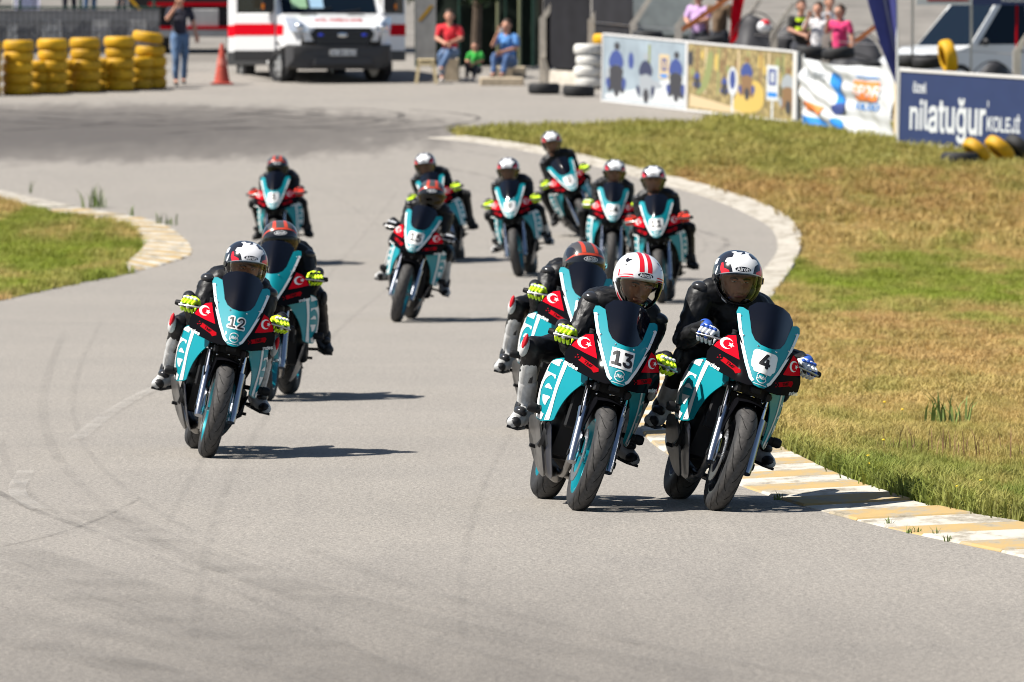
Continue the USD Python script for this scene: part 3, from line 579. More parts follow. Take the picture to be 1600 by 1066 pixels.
    scr = Polygon([(-.097, .985), (-.074, .952), (-.042, .936), (0, .931), (.042, .936), (.074, .952), (.097, .985), (.112, 1.04), (.124, 1.085), (.118, 1.115), (.09, 1.145), (.046, 1.160), (0, 1.164), (-.046, 1.160), (-.09, 1.145), (-.118, 1.115), (-.124, 1.085), (-.112, 1.04)]).buffer(.012); scr = Polygon(smoothpoly(list(scr.exterior.coords)[:-1], 1)).buffer(-.002)
    part(B, 'windscreen', drape(scr, lambda x, z: nose_fn(x, z) + np.c_[np.zeros(len(x)), .004 - .018 * np.clip(1 - (x / .118) ** 2, 0, 1) * np.clip((z - .93) / .12, 0, 1), np.zeros(len(x))], 0, .003, .025), SCREEN, True)
    part(B, 'instrument_panel', cat(bx(-.08, .08, .17, .22, .90, .98, .012), rod((-.05, .2, .93), (-.05, .28, .9), .01)), BLACK)
    cr, st = crescent(.030)
    for s in S:
        fl = s > 0; T = lambda g: affinity.scale(g, s, 1, origin=(0, 0))
        c = part(B, 'headlight_cover', drape(T(CHEEK), cheek_fn, 0, .005, .0125), BLACK_P, 35)
        f = part(c, 'red_flag_panel', drape(T(FLAG), cheek_fn, .002, 0, .0125), RED)
        rot = lambda g, dx=0: affinity.translate(affinity.rotate(g, -8 if s < 0 else 8, origin=(0, 0)), s * .197 + (0 if s < 0 else -.012), .885)
        part(c, 'crescent_emblem', drape(rot(cr), cheek_fn, .0034, 0, .0125), WHITE_P); part(c, 'star_emblem', drape(rot(st), cheek_fn, .0034, 0, .0125), WHITE_P)
        lab = unary_union([sbox(-.045, -.013, .03, .013), Polygon([(.026, .013), (.05, .014), (.058, 0), (.042, -.02), (.026, -.013)])] + [sbox(-.06 + (k % 3) * .01 - .008, -.012 + k // 3 * .009, -.055 + (k % 3) * .01 - .008, -.006 + k // 3 * .009) for k in range(9) if k % 2 == 0])
        pl = lambda g: affinity.translate(affinity.rotate(g, -24 if s < 0 else 20, origin=(0, 0)), s * .158, .778)
        part(c, 'red_label', drape(pl(lab), cheek_fn, .002, 0, .0125), RED2)
        part(c, 'label_lettering', drape(pl(text_poly('TMF', .016)), cheek_fn, .0034, 0, .0125), BLACK_P)
        part(c, 'white_lettering', drape(affinity.translate(affinity.rotate(text_poly('ındes', .020), -14 * -s if s > 0 else -16, origin=(0, 0)), s * .232, .747), cheek_fn, .0024, 0, .0125), WHITE_P)
        part(c, 'cover_screw', sph(cheek_fn(np.array([s * .255]), np.array([.855]))[0], .005, 1), CHROME)
        fr = part(B, 'side_fairing', drape(SIDE, side_fn(s), 0, .005, .02, s < 0), TEAL, 35)
        part(fr, 'white_band', drape(BAND, side_fn(s), .0026, 0, .02, s < 0), WHITE_P)
        part(fr, 'white_letter_panel', drape(SIDE.intersection(Polygon([(.50, .785), (.75, .785), (.75, .40), (.56, .40), (.49, .5), (.48, .62), (.50, .72)])).buffer(-.008).difference(LETTER), side_fn(s), .0026, 0, .02, s < 0), WHITE_P)
        for y, z in ((.33, .74), (.50, .76), (.50, .435)):
            part(fr, 'fairing_screw', sph(side_fn(s)(np.array([y]), np.array([z]))[0], .006, 1), CHROME)
        part(B, 'lower_fairing', drape(BELLY, belly_fn(s), 0, .005, .04, s < 0), NAVY, 35)
        part(B, 'frame_slider', cat(rod((s * .17, .60, .47), (s * .235, .60, .47), .014), mv(lathe([(.235, 0.0), (.235, .022), (.25, .028), (.265, .028), (.268, .024), (.285, .024), (.288, .028), (.32, .028), (.335, .02), (.335, 0)], 20, 'x', False) if s > 0 else mirx(lathe([(.235, 0.0), (.235, .022), (.25, .028), (.265, .028), (.268, .024), (.285, .024), (.288, .028), (.32, .028), (.335, .02), (.335, 0)], 20, 'x', False)), 0, .60, .47)), BLACK, 40)
        part(B, 'handlebar', cat(rod((s * .10, .26, .885), (s * .36, .375, .895), .0125), bx(s * .105 - .025, s * .105 + .025, .235, .285, .86, .91, .008)), BLACK, 40)
        part(B, 'grip', cat(rod((s * .215, .311, .890), (s * .345, .368, .894), .0175, n=16), rod((s * .345, .368, .894), (s * .375, .381, .895), .02, .016, 16)), BLACK, 40)
        part(B, 'lever', tube(smoothpoly3([(s * .17, .265, .895), (s * .20, .235, .897), (s * .28, .255, .893), (s * .355, .31, .885)]), [.008] + [.006] * (len(smoothpoly3([(0, 0, 0)] * 4)) - 1), 8), STEEL, 40)
        part(B, 'switch_box', bx(s * .185 - .022, s * .185 + .022, .275, .325, .865, .92, .01), BLACK)
        part(B, 'footpeg', cat(rod((s * .15, .98, .36), (s * .26, .99, .36), .011), hullp([(s * .14, .93, .44), (s * .14, 1.04, .44), (s * .155, .95, .33), (s * .155, 1.02, .33), (s * .15, 1.06, .40)])), DARK)
    part(B, 'brake_reservoir', cat(rod((-.155, .27, .93), (-.155, .27, .965), .022), rod((-.155, .27, .963), (-.155, .27, .972), .024)), DARK)
    part(B, 'gear_lever', cat(rod((.16, .95, .33), (.175, .80, .30), .007), rod((.17, .80, .30), (.235, .79, .30), .010)), BLACK)
    part(B, 'brake_pedal', cat(rod((-.16, .95, .32), (-.19, .80, .27), .008), rod((-.185, .80, .27), (-.235, .79, .27), .011)), BLACK)
    return B
def smoothpoly3(p, it=2):
    p = np.asarray(p, float)
    for _ in range(it):
        a, q = p[:-1], p[1:]; p = np.vstack([p[:1], np.stack([a * .75 + q * .25, a * .25 + q * .75], 1).reshape(-1, 3), p[-1:]])
    return p
# ------------------------------------------------------------------ riders, built in the frame of their bike
LEATHER = look('black_leather', (.0065, .0065, .007), .46, var=.4, scale=14, bump=.9, bscale=24, spec=.2)
ARMOUR = look('shoulder_armour', (.035, .035, .037), .25, .4)
TEALC = look('teal_suit_stripe', (.006, .17, .20), .45)
REDC = look('red_suit_patch', (.40, .012, .02), .6, spec=.1); WHITEC = look('white_leather', (.36, .36, .355), .5, var=.3, scale=16, bump=.5, bscale=26)
NEON = look('neon_yellow_glove', (.56, .78, .015), .5); GLRED = look('red_glove', (.68, .035, .012), .5); GLWHITE = look('white_glove', (.60, .61, .63), .5); GLBLUE = look('blue_glove_panel', (.02, .07, .33), .5); GLBLACK = look('black_glove_panel', (.012, .012, .013), .5)
SKIN = look('skin', (.42, .215, .145), .5, var=.12, scale=25); LIP = look('lips', (.30, .10, .085), .5); EYEW = look('eye_white', (.55, .53, .5), .3); IRIS = look('eye_iris', (.02, .012, .008), .2); BROW = look('dark_hair', (.015, .011, .009), .7)
H_BLACK = look('helmet_black', (.009, .009, .011), .2, coat=.7); H_WHITE = look('helmet_white', (.60, .60, .61), .2, coat=.7); H_RED = look('helmet_red', (.52, .010, .018), .22, coat=.6); H_GREY = look('helmet_dark_grey', (.05, .048, .048), .32, coat=.3); H_ORANGE = look('helmet_orange', (.42, .045, .02), .3, coat=.4); LINER = look('helmet_liner', (.012, .012, .013), .9)
VISOR = pane('clear_visor', (.80, .78, .74), .02, 1.3); VISOR_D = pane('smoked_visor', (.22, .20, .18), .02, 1.42)

def hsurf(a, t):        # helmet: a = sideways angle, t = angle up from straight ahead over the crown, in degrees
    a, t = np.radians(a), np.radians(t)
    d = np.c_[np.sin(a), -np.cos(a) * np.cos(t), np.cos(a) * np.sin(t)]
    p = 2.35; r = (np.abs(d[:, 0] / .128) ** p + np.abs(d[:, 1] / .150) ** p + np.abs(d[:, 2] / .138) ** p) ** (-1 / p)
    q = d * r[:, None]; chin = np.clip(-d[:, 2] - .1, 0, 1) * np.clip(-d[:, 1], 0, 1); q[:, 1] -= .075 * chin; q[:, 0] *= 1 - .12 * np.clip(-d[:, 2], 0, 1)
    return q
PORT = Polygon(smoothpoly([(-76, 6), (-64, 17), (-28, 21), (28, 21), (64, 17), (76, 6), (74, -12), (55, -30), (25, -38), (-25, -38), (-55, -30), (-74, -12)], 1))
SHELL = sbox(-90, -66, 90, 236)
def dec(poly, off=.0028): return drape(poly, hsurf, off, 0, 4)
def helmet_parts(parent, kind, X):
    """X places the helmet (4 x 4)"""
    def put(par, name, m, mt, sm=40): m.apply_transform(X); return part(par, name, m, mt, sm)
    base = {'white': H_WHITE, 'star': H_BLACK, 'grey': H_GREY}[kind]
    sh = put(parent, 'helmet', drape(SHELL.difference(PORT), hsurf, 0, .02, 4), base)
    vis = PORT.buffer(4)
    put(sh, 'visor', drape(vis, hsurf, .0045, .002, 4), VISOR if kind != 'grey' else VISOR_D)
    put(sh, 'visor_edge', drape(vis.buffer(.8).difference(vis.buffer(-1.2)), hsurf, .0055, 0, 4), STEEL if kind != 'grey' else H_BLACK)
    for s in (-1, 1): put(sh, 'visor_pivot', mv(lathe([(0, 0), (0, .024), (.008, .02), (.008, 0)], 20, 'x', False), 0, 0, 0) if 0 else rod(hsurf(np.array([s * 74.]), np.array([4.]))[0] * .99, hsurf(np.array([s * 74.]), np.array([4.]))[0] * 1.06, .02, .016), base)
    put(sh, 'chin_vent', dec(Polygon([(-16, -50), (16, -50), (12, -58), (-12, -58)])), H_BLACK)
    put(sh, 'rear_spoiler', hullp([(x, y, z) for x in (-.05, .05) for y, z in ((.10, .105), (.17, .075), (.12, .08))]), base)
    lg = Point(0, 0).buffer(1.0); badge = affinity.translate(affinity.scale(lg, 17, 6.2), 0, 32)
    if kind == 'star':
        wp = Polygon([(-20, 25), (20, 25), (24, 42), (36, 56), (31, 66), (20, 62), (15, 78), (20, 92), (10, 96), (8, 78), (-3, 72), (4, 88), (-8, 84), (-10, 96), (-20, 92), (-16, 78), (-21, 62), (-32, 66), (-37, 56), (-24, 42)])
        put(sh, 'white_crown_pattern', dec(wp), H_WHITE)
        for s in (-1, 1):
            f = lambda g: affinity.scale(g, s, 1, origin=(0, 0))
            put(sh, 'white_side_pattern', dec(f(Polygon([(56, 62), (66, 50), (76, 24), (72, 18), (64, 32), (58, 46)]))), H_WHITE); put(sh, 'white_side_pattern', dec(f(Polygon([(48, 96), (60, 80), (66, 110), (52, 130)]))), H_WHITE)
            put(sh, 'red_slash', dec(f(Polygon([(26, 23), (46, 24), (50, 40), (46, 58), (41, 56), (40, 38), (28, 30)]))), H_RED)
        put(sh, 'white_chin_pattern', dec(Polygon([(-40, -46), (-30, -48), (-22, -60), (-36, -58)])), H_WHITE)
    elif kind == 'white':
        for s in (-1, 1):
            put(sh, 'red_crown_stripe', dec(Polygon([(s * 3.5, 38), (s * 13, 38), (s * 12, 170), (s * 3, 170)])), H_RED)
            put(sh, 'red_side_line', dec(Polygon([(s * 22, 22), (s * 62, 24), (s * 66, 28), (s * 24, 27)])), H_RED); put(sh, 'red_side_line', dec(Polygon([(s * 24, 30), (s * 58, 32), (s * 60, 35), (s * 26, 33)])), H_RED)
            put(sh, 'red_side_line', dec(Polygon([(s * 60, 30), (s * 66, 30), (s * 64, 60), (s * 58, 64)])), H_RED)
            put(sh, 'crown_vent', dec(Polygon([(s * 26, 74), (s * 40, 68), (s * 42, 84), (s * 34, 92), (s * 34, 80)])), H_BLACK); put(sh, 'crown_vent', dec(Polygon([(s * 34, 52), (s * 44, 62), (s * 42, 66)])), H_GREY)
            put(sh, 'red_chin_line', dec(Polygon([(s * 30, -44), (s * 60, -40), (s * 52, -58), (s * 28, -56)])), H_RED)
        put(sh, 'forehead_vent', dec(Polygon([(-7, 23.5), (7, 23.5), (7, 25.5), (-7, 25.5)])), H_BLACK)
    else:
        put(sh, 'orange_brow_band', dec(Polygon([(-76, 36), (-40, 42), (40, 42), (76, 36), (76, 41), (40, 48), (-40, 48), (-76, 41)])), H_ORANGE)
        for s in (-1, 1):
            put(sh, 'orange_crown_stripe', dec(Polygon([(s * 11, 49), (s * 21, 49), (s * 18, 160), (s * 10, 160)])), H_ORANGE); put(sh, 'black_side_pattern', dec(Polygon([(s * 34, 50), (s * 66, 46), (s * 70, 100), (s * 50, 120), (s * 40, 80)])), H_BLACK)
        put(sh, 'black_brow', dec(Polygon([(-78, 22), (78, 22), (76, 35), (40, 41), (-40, 41), (-76, 35)])), H_BLACK)
    b = put(sh, 'logo_badge', dec(badge, .0034), H_BLACK)
    put(sh, 'logo_ring', dec(badge.difference(affinity.translate(affinity.scale(lg, 15.6, 5.2), 0, 32)), .0041), H_WHITE)
    put(sh, 'logo_lettering', dec(affinity.translate(affinity.scale(text_poly('Airoh', 7.5), .98, .9, origin=(0, 0)), 0, 32), .0044), H_WHITE)
    # the head inside, with its face
    hd = blob([[((0, .02, .03), .095), ((0, -.02, -.03), .078), ((0, -.045, -.085), .04)], [((-.03, -.06, -.02), .035), ((-.025, -.055, -.07), .03)], [((.03, -.06, -.02), .035), ((.025, -.055, -.07), .03)],
               [((0, -.092, .0), .010), ((0, -.118, -.036), .0145)], [((-.03, -.088, .018), .011), ((.03, -.088, .018), .011)], [((-.016, -.098, -.068), .011), ((.016, -.098, -.068), .011)], [((0, .02, -.05), .06), ((0, .05, -.16), .06)]], .014, 3)
    h = put(parent, 'head', hd, SKIN, True)
    for s in (-1, 1):
        put(h, 'eye', sph((s * .031, -.084, .003), (.014, .011, .0055), 2), EYEW); put(h, 'iris', sph((s * .030, -.0915, .0035), (.006, .005, .0052), 1), IRIS)
        put(h, 'eyelid', sph((s * .031, -.083, .008), (.0165, .013, .0055), 2), SKIN)
        put(h, 'eyebrow', tube([(s * .014, -.102, .018), (s * .033, -.102, .024), (s * .052, -.088, .018)], .0042, 6), BROW)
        put(h, 'ear', sph((s * .094, .02, -.01), (.012, .022, .03), 1), SKIN)
    put(h, 'mouth', tube([(-.024, -.102, -.072), (0, -.112, -.07), (.024, -.102, -.072)], [.003, .005, .003], 6), LIP)
    put(h, 'helmet_lining', drape(SHELL.difference(PORT.buffer(6)), hsurf, -.022, 0, 10), LINER)
    return sh
def V(*p): return np.array(p, float)
def ik(a, b, l1, l2, pole):
    d = b - a; L = min(np.linalg.norm(d), (l1 + l2) * .995); u = d / np.linalg.norm(d); x = (l1 * l1 - l2 * l2 + L * L) / (2 * L); h = math.sqrt(max(l1 * l1 - x * x, 1e-6))
    w = pole - u * (pole @ u); w /= np.linalg.norm(w); return a + u * x + w * h
def bar(s, t): return V(s * .215, .311, .890) * (1 - t) + V(s * .345, .368, .894) * t
def glove(parent, s, cols, wrist):
    """a gloved hand closed round the grip: palm, four separate fingers, thumb, cuff"""
    main, panel, name = cols
    ax = bar(s, 1) - bar(s, 0); ax /= np.linalg.norm(ax); up = V(0, 0, 1); fw = np.cross(ax, up) * (1 if s > 0 else -1); fw = fw / np.linalg.norm(fw)
    if fw[1] > 0: fw = -fw
    K = []; ch = []
    for i, t in enumerate((.34, .51, .68, .84)):
        c = bar(s, t) ; k = c + up * .036 - fw * .004; K.append(k)
        L = (0.95, 1.05, 1.0, .85)[i]
        ch.append([(k, .0122), (c + fw * .041 * L + up * .015, .0108), (c + fw * .037 * L - up * .020, .0098), (c + fw * .006 - up * .035, .0088)])
    w = wrist
    palm = [[(K[0], .016), (K[3], .0145)], [(K[0] - fw * .035 - up * .004, .02), (K[3] - fw * .035 - up * .006, .018)], [((K[0] + K[1]) / 2, .016), (w, .032)], [((K[2] + K[3]) / 2, .016), (w, .032)], [(K[0] - fw * .04, .018), (w, .032)], [(K[3] - fw * .04, .017), (w, .032)]]
    b = bar(s, .12); thumb = [(K[0] - fw * .05 - up * .012, .019), (b - fw * .012 - up * .030, .0145), (b + fw * .026 - up * .026, .0122), (b + fw * .042 - up * .006, .0105)]
    g = part(parent, 'glove', blob(palm + ch + [thumb], .006, 4, 12), main, True)
    for i, k in enumerate(K):
        part(g, 'knuckle_guard', sph(k + up * .010 + fw * .006, (.014, .016, .010), 1), panel)
        part(g, 'finger_panel', sph((ch[i][1][0] + ch[i][2][0]) / 2 + fw * .005, (.0115, .0095, .019), 1), panel if i % 2 else GLBLACK)
    part(g, 'palm_slider', sph((K[1] + K[2]) / 2 - fw * .03 + up * .014, (.03, .02, .010), 1), panel)
    d = (wrist - (K[1] + K[2]) / 2); d /= np.linalg.norm(d)
    part(g, 'cuff', blob([[(w - d * .02, .038), (w + d * .045, .042)]], .015, 3), GLBLACK if name != 'white' else GLBLUE, True)
    return g
def text_on(parent, name, s, h, m, fn): part(parent, name, drape(text_poly(s, h), fn, 0, .0015, .02), m, False)
def limb_band(a, b, r0, r1, f0, f1, up, ang0, ang1, off=.003):
    """a strip of cloth lying on a tapering limb from a to b"""
    a, b = np.asarray(a), np.asarray(b); d = (b - a) / np.linalg.norm(b - a); u = up - d * (up @ d); u /= np.linalg.norm(u); w = np.cross(d, u)
    def fn(t, g):
        g = np.radians(g); r = (r0 + (r1 - r0) * t) * 1.0; return a + np.outer(t, b - a) + (np.cos(g) * r)[:, None] * u + (np.sin(g) * r)[:, None] * w
    return drape(sbox(f0, ang0, f1, ang1), fn, off, .004, (.08, 12)), fn
def rider(label, loc, yaw, lean, helmet='star', gloves=(NEON, GLWHITE, 'neon'), head=(0, 0, 0), tilt=(14, 0, 0), shift=0.0, knee=(.33, .27), shin=WHITEC, boot=WHITEC, hands=(True, True), accent=None, group=None, up=0.0, toes=(0, 0), elbow=-.5):
    R = thing('rider', label, 'person', loc, yaw, lean, group)
    S = (-1, 1); hip = V(shift * .6, 1.10, .875); chest = V(shift + head[0] * .5, .80, 1.08 + up * .7); neck = V(shift + head[0] * .8, .70, 1.19 + up); hc = V(shift + head[0], .60 + head[1], 1.305 + up + head[2])
    ch = [[(hip, .15), (hip * .5 + chest * .5 + (0, .02, .02), .145), (chest, .155)], [(chest + (0, .03, .05), .10), (neck + (0, 0, .01), .075), (hc + (0, .05, -.07), .055)],
          [(chest + (-.10, .02, .02), .125), (chest + (.10, .02, .02), .125)], [(neck + (-.13, .03, -.055), .078), (neck + (0, .03, -.01), .085)], [(neck + (.13, .03, -.055), .078), (neck + (0, .03, -.01), .085)], [(hip + (-.08, .04, -.02), .115), (hip + (.08, .04, -.02), .115)], [(chest + (0, .09, .09), .06), (chest + (0, .2, .06), .055)]]
    extra = []; wr = {}
    for i, s in enumerate(S):
        sh = neck + (s * .168, .045, -.095); hand_c = bar(s, .58); w = hand_c + (s * .004, .085, .045)
        el = ik(sh, w + (0, .03, .01), .27, .245, V(s * elbow, 1.0, -.6)); wr[s] = (w, el, sh)
        ch += [[(chest + (s * .10, 0, .03), .10), (sh, .086), (sh * .6 + el * .4, .070), (el, .056), (el * .55 + w * .45, .054), (w, .040)]]
        hp = hip + (s * .09, -.02, -.03); an = V(s * .285, 1.03, .455); kn = ik(hp, an, .43, .43, V(s * (1.05 if knee[i] > .3 else .75), -1.0, -.45)); kn[0] = s * knee[i] + shift * .2
        ch += [[(hip + (s * .07, 0, -.02), .12), (hp * .55 + kn * .45, .088), (kn, .060), (kn * .6 + an * .4 + (0, .022, 0), .053), (an, .042)]]
        extra.append((s, i, sh, el, w, hp, kn, an))
    bm = blob(ch, .024, 10); nv = np.array(bm.vertex_normals); pv = np.array(bm.vertices); sd = int(abs(loc[0]) * 97) % 50
    rg = 1 - np.abs(2 * meshkit.fbm(pv * (17, 17, 30) + sd, 2, 5) - 1); bm.vertices = pv + nv * ((rg - .66) * .018)[:, None]
    body = part(R, 'body', bm, LEATHER, True)
    part(R, 'back_hump', sph(chest + (0, .17, .13), (.07, .13, .05), 2), LEATHER)
    part(R, 'collar', tube([neck + hx for hx in [V(.062 * math.cos(t), .062 * math.sin(t) - .005, .045) for t in np.linspace(0, 2 * np.pi, 17)]], .016, 8), LEATHER)
    for s, i, sh, el, w, hp, kn, an in extra:
        part(R, 'shoulder_armour', sph(sh + (s * .022, -.024, .044), (.058, .064, .036), 3), ARMOUR, True)
        out = V(s * .8, -.5, .55); m, fn = limb_band(sh, el, .083, .062, .40, .535, V(s * .35, -1, .35), -36, 36, .022); rp = part(R, 'red_arm_patch', m, REDC)
        if s < 0:
            part(rp, 'patch_lettering', drape(affinity.scale(affinity.translate(affinity.affine_transform(text_poly('TMF', 1.0), [0, .062, -16, 0, 0, 0]), .468, 0), 1, 1, origin=(0, 0)), fn, .0265, 0, (.05, 12)), WHITEC, False)
        else: part(rp, 'patch_lettering', drape(affinity.translate(affinity.affine_transform(text_poly('TMF', 1.0), [0, .062, 16, 0, 0, 0]), .468, 0), fn, .0265, 0, (.05, 12)), WHITEC, False)
        m, _ = limb_band(sh, el, .079, .060, .70, .98, V(s * .2, -1, .3), -26, 26, .016); part(R, 'teal_arm_stripe', m, TEALC)
        m, _ = limb_band(el, w, .060, .042, .02, .62, V(s * .1, -.8, .8), -28, 28, .016); part(R, 'teal_arm_stripe', m, TEALC)
        if s < 0:
            m, fe = limb_band(el, w, .060, .042, 0, 1, V(s * .4, -1, .1), -20, 20); part(R, 'sleeve_lettering', drape(affinity.translate(affinity.affine_transform(text_poly('CBS', 1.0), [.11, 0, 0, 34, 0, 0]), .22, -38), fe, .018, 0, (.05, 12)), WHITEC, False)
        part(R, 'elbow_slider', sph(el + (s * .03, -.01, -.005), (.034, .036, .04), 2), GLBLACK, True)
        part(R, 'knee_slider', sph(kn + (s * .048, -.030, -.012), (.026, .046, .055), 2), shin if accent else GLBLACK, True)
        if accent: part(R, 'knee_accent', sph(kn + (s * .056, -.052, .012), (.016, .026, .052), 1), REDC)
        part(R, 'shin_panel', blob([[(kn * .74 + an * .26 + (s * .004, -.012, 0), .046), (kn * .52 + an * .48 + (s * .004, .004, 0), .053), (kn * .34 + an * .66 + (s * .002, -.006, 0), .047)]], .025, 4), shin, True)
        if accent:
            m, _ = limb_band(kn, an, .057, .053, .28, .70, V(s * 1, -.6, 0), -6, 16, .010); part(R, 'red_shin_line', m, REDC)
            m, _ = limb_band(kn, an, .057, .053, .36, .50, V(s * .2, -1, 0), -30, 10, .010); part(R, 'grey_shin_panel', m, H_GREY)
        tx = toes[i]; toe = an + V(s * (.065 + .05 * tx), -.185, -.095 - .05 * tx); ball = an + V(s * .035, -.10, -.075); heel = an + V(-s * .01, .05, -.07)
        b = part(R, 'boot', blob([[(an + (kn - an) * .42, .056), (an, .050), (heel, .038)], [(an + (0, -.03, -.02), .054), (ball, .046), (toe, .037)], [(heel, .034), (ball, .036)]], .02, 5), boot, True)
        part(b, 'toe_cap', sph(toe + (-s * .006, .026, .004), (.041, .066, .036), 2), GLBLACK, True); part(b, 'ankle_guard', sph(an + (s * .04, -.02, .0), (.022, .05, .05), 2), GLBLACK, True); part(b, 'heel_guard', sph(heel + (0, .012, .01), (.040, .04, .045), 2), GLBLACK, True); part(b, 'instep_panel', sph(an * .5 + toe * .5 + (0, -.01, .022), (.038, .06, .03), 2), GLBLACK if accent is None else ARMOUR, True)
        part(b, 'boot_sole', hullp([p + (dx, 0, dz) for p in (heel + (0, .03, 0), heel, ball, toe + (0, -.02, .006)) for dx in (-.032, .032) for dz in (-.042, -.028)]), GLBLACK)
        if hands[i]: glove(R, s, gloves, w)
    X = np.eye(4); X[:3, :3] = Gf_rot(tilt) * 1.06; X[:3, 3] = hc
    helmet_parts(R, helmet, X)
    return R
def Gf_rot(t):
    a, b, c = (math.radians(v) for v in t)      # pitch down (deg), roll towards +x, turn towards +x
    return trimesh.transformations.euler_matrix(a, b, c, 'sxyz')[:3, :3]

# ------------------------------------------------------------------ the twelve bikes and riders
def number_extra(num, plate):
    def f(b):
        root = b
        if plate == 'none':
            big = text_poly(num, .062); pl = big.buffer(.007)
        else:
            W = .075 if len(num) > 1 else .068; W = {'square': W - .012, 'round': W}[plate]; H = .052
            pl = sbox(-W, -H, W, H) if plate == 'square' else sbox(-W, -H, W, H).buffer(-.022).buffer(.022).union(Polygon([(-W * .9, -.01), (W * .9, -.01), (W * .6, -H * 1.15), (-W * .6, -H * 1.15)]).buffer(.008))
            pl = affinity.rotate(pl, 0); big = text_poly(num, .070).buffer(.002)
        T = lambda g: affinity.translate(g, 0, .855)
        p = part(b, 'number_plate', drape(T(pl), nose_fn, .0036, .0015, .0125), PLATE); part(p, 'race_number', drape(T(big), nose_fn, .0050, 0, .0125), INK, False)
    return f

for nm, rim in (('motorbike_kind', RIM_T), ('motorbike_kind_black', RIM_B)):
    stage.CreateClassPrim('/World/' + nm); make_bike('/World/' + nm, rim)
    stage.GetPrimAtPath('/World/' + nm).SetSpecifier(Sdf.SpecifierClass)
KIND = stage.GetPrimAtPath('/World/motorbike_kind'); KIND_B = stage.GetPrimAtPath('/World/motorbike_kind_black')
N_Y, N_W = (NEON, GLBLACK, 'neon'), (GLWHITE, GLBLUE, 'white'); N_R2 = (GLRED, GLBLACK, 'red'); N_YW = (NEON, GLWHITE, 'neon')
BG, RG = 'teal race motorbikes on the track', 'riders in black leather on the teal motorbikes'
# pixel of the front tyre's contact, lean, yaw, number, plate, bike label, rider label, rider settings
PACK = [
 ((899, 799), 17.3, 7.5, '13', 'square', 'teal race motorbike with square plate number 13 and teal wheels', 'rider on bike 13 in white helmet with two red stripes', dict(helmet='white', gloves=N_YW, head=(.05, .05, .0), tilt=(20, -8, 6), knee=(.38, .27), accent=1, boot=WHITEC)),
 ((1113, 799), 19.4, 7.5, '4', 'round', 'teal race motorbike number 4 with black wheels by the kerb', 'rider on bike 4 in white gloves and black and white helmet', dict(helmet='star', gloves=N_W, head=(-.17, .05, -.05), tilt=(14, -14, 2), shift=-.02, knee=(.30, .24), elbow=.3, shin=LEATHER)),
 ((321, 716), 13, 5, '12', 'none', 'teal race motorbike with outlined number 12, leftmost of the front bikes', 'rider on bike 12 in black and white helmet and white shin guards', dict(helmet='star', gloves=N_YW, head=(.01, .0, -.03), up=-.06, tilt=(14, -6, 8), knee=(.30, .26), accent=1)),
 ((417, 627), 2, -5, None, None, 'teal race motorbike half hidden close behind bike 12', 'rider in dark grey helmet close behind the rider of bike 12', dict(helmet='grey', gloves=N_Y, head=(-.01, .0, -.07), up=-.07, tilt=(10, -4, 8), shin=LEATHER, boot=GLBLACK)),
 ((864, 684), 14, 7, '', 'square', 'teal race motorbike with blank white plate, half hidden behind bike 13', 'rider in dark grey helmet behind the shoulder of the rider of bike 13', dict(helmet='grey', gloves=N_YW, head=(.0, .0, -.07), up=-.08, tilt=(16, -8, 10), accent=1)),
 ((618, 504), 13.5, -5, '15', 'round', 'teal race motorbike number 15 leaning in mid track', 'rider on bike 15 in dark grey helmet', dict(helmet='grey', gloves=(GLBLACK, GLWHITE, 'black'), head=(.0, .0, -.03), tilt=(14, -10, 6), knee=(.25, .26), shin=WHITEC)),
 ((706, 411), -16, -4, None, None, 'teal race motorbike half hidden behind bike 15', 'rider in black and white helmet leaning behind bike 15', dict(helmet='star', gloves=N_Y, head=(-.03, .0, -.03), tilt=(14, 10, -4), knee=(.27, .34), shin=LEATHER, boot=GLBLACK)),
 ((812, 433), -8, -6, '9', 'round', 'teal race motorbike number 9 to the left of the far bunch', 'rider on bike 9 in black and white helmet and neon gloves', dict(helmet='star', gloves=N_Y, head=(-.02, .0, -.02), tilt=(14, 6, -2), shin=LEATHER)),
 ((928, 374), -23, 5, '2', 'round', 'teal race motorbike number 2, farthest back and leaning most', 'rider on bike 2, hindmost of the pack, leaning to the left', dict(helmet='star', gloves=N_Y, head=(.03, .0, .05), tilt=(14, 14, -4), shin=LEATHER, boot=GLBLACK, up=.03)),
 ((952, 441), 3, 1, '14', 'round', 'teal race motorbike number 14 just behind bike 11', 'rider on bike 14 between the riders of bikes 2 and 11', dict(helmet='star', gloves=N_YW, head=(.01, .0, -.02), tilt=(14, 0, 2), shin=LEATHER, boot=GLBLACK)),
 ((1034, 475), -4, -4, '11', 'round', 'teal race motorbike number 11, right of the far bunch', 'rider on bike 11 in red gloves and black and white helmet', dict(helmet='star', gloves=N_R2, head=(-.03, .0, .02), tilt=(12, 4, 2), shin=LEATHER, boot=GLBLACK, knee=(.27, .31))),
 ((432, 416), -2.5, -5, '3', 'round', 'teal race motorbike number 3 on the far left behind the pack', 'rider on bike 3 in red gloves and dark grey helmet', dict(helmet='grey', gloves=N_R2, head=(.0, .0, -.05), up=-.04, tilt=(12, 2, 4), shin=LEATHER, boot=GLBLACK)),
]
for px, lean, yaw, num, plate, bl, rl, kw in PACK:
    p = ground(*px)
    if px[0] == 625: kw['hands'] = (True, True)
    b = ref(KIND_B if num == '4' else KIND, 'motorbike', bl, 'motorbike', p, yaw, lean, BG, inst=False)
    if num is not None:
        if num: number_extra(num, plate)(b)
        else: part(b, 'number_plate', drape(affinity.translate(sbox(-.063, -.052, .063, .052), 0, .855), nose_fn, .0036, .0015, .0125), PLATE)
    rider(rl, p, yaw, lean, group=RG, **kw)
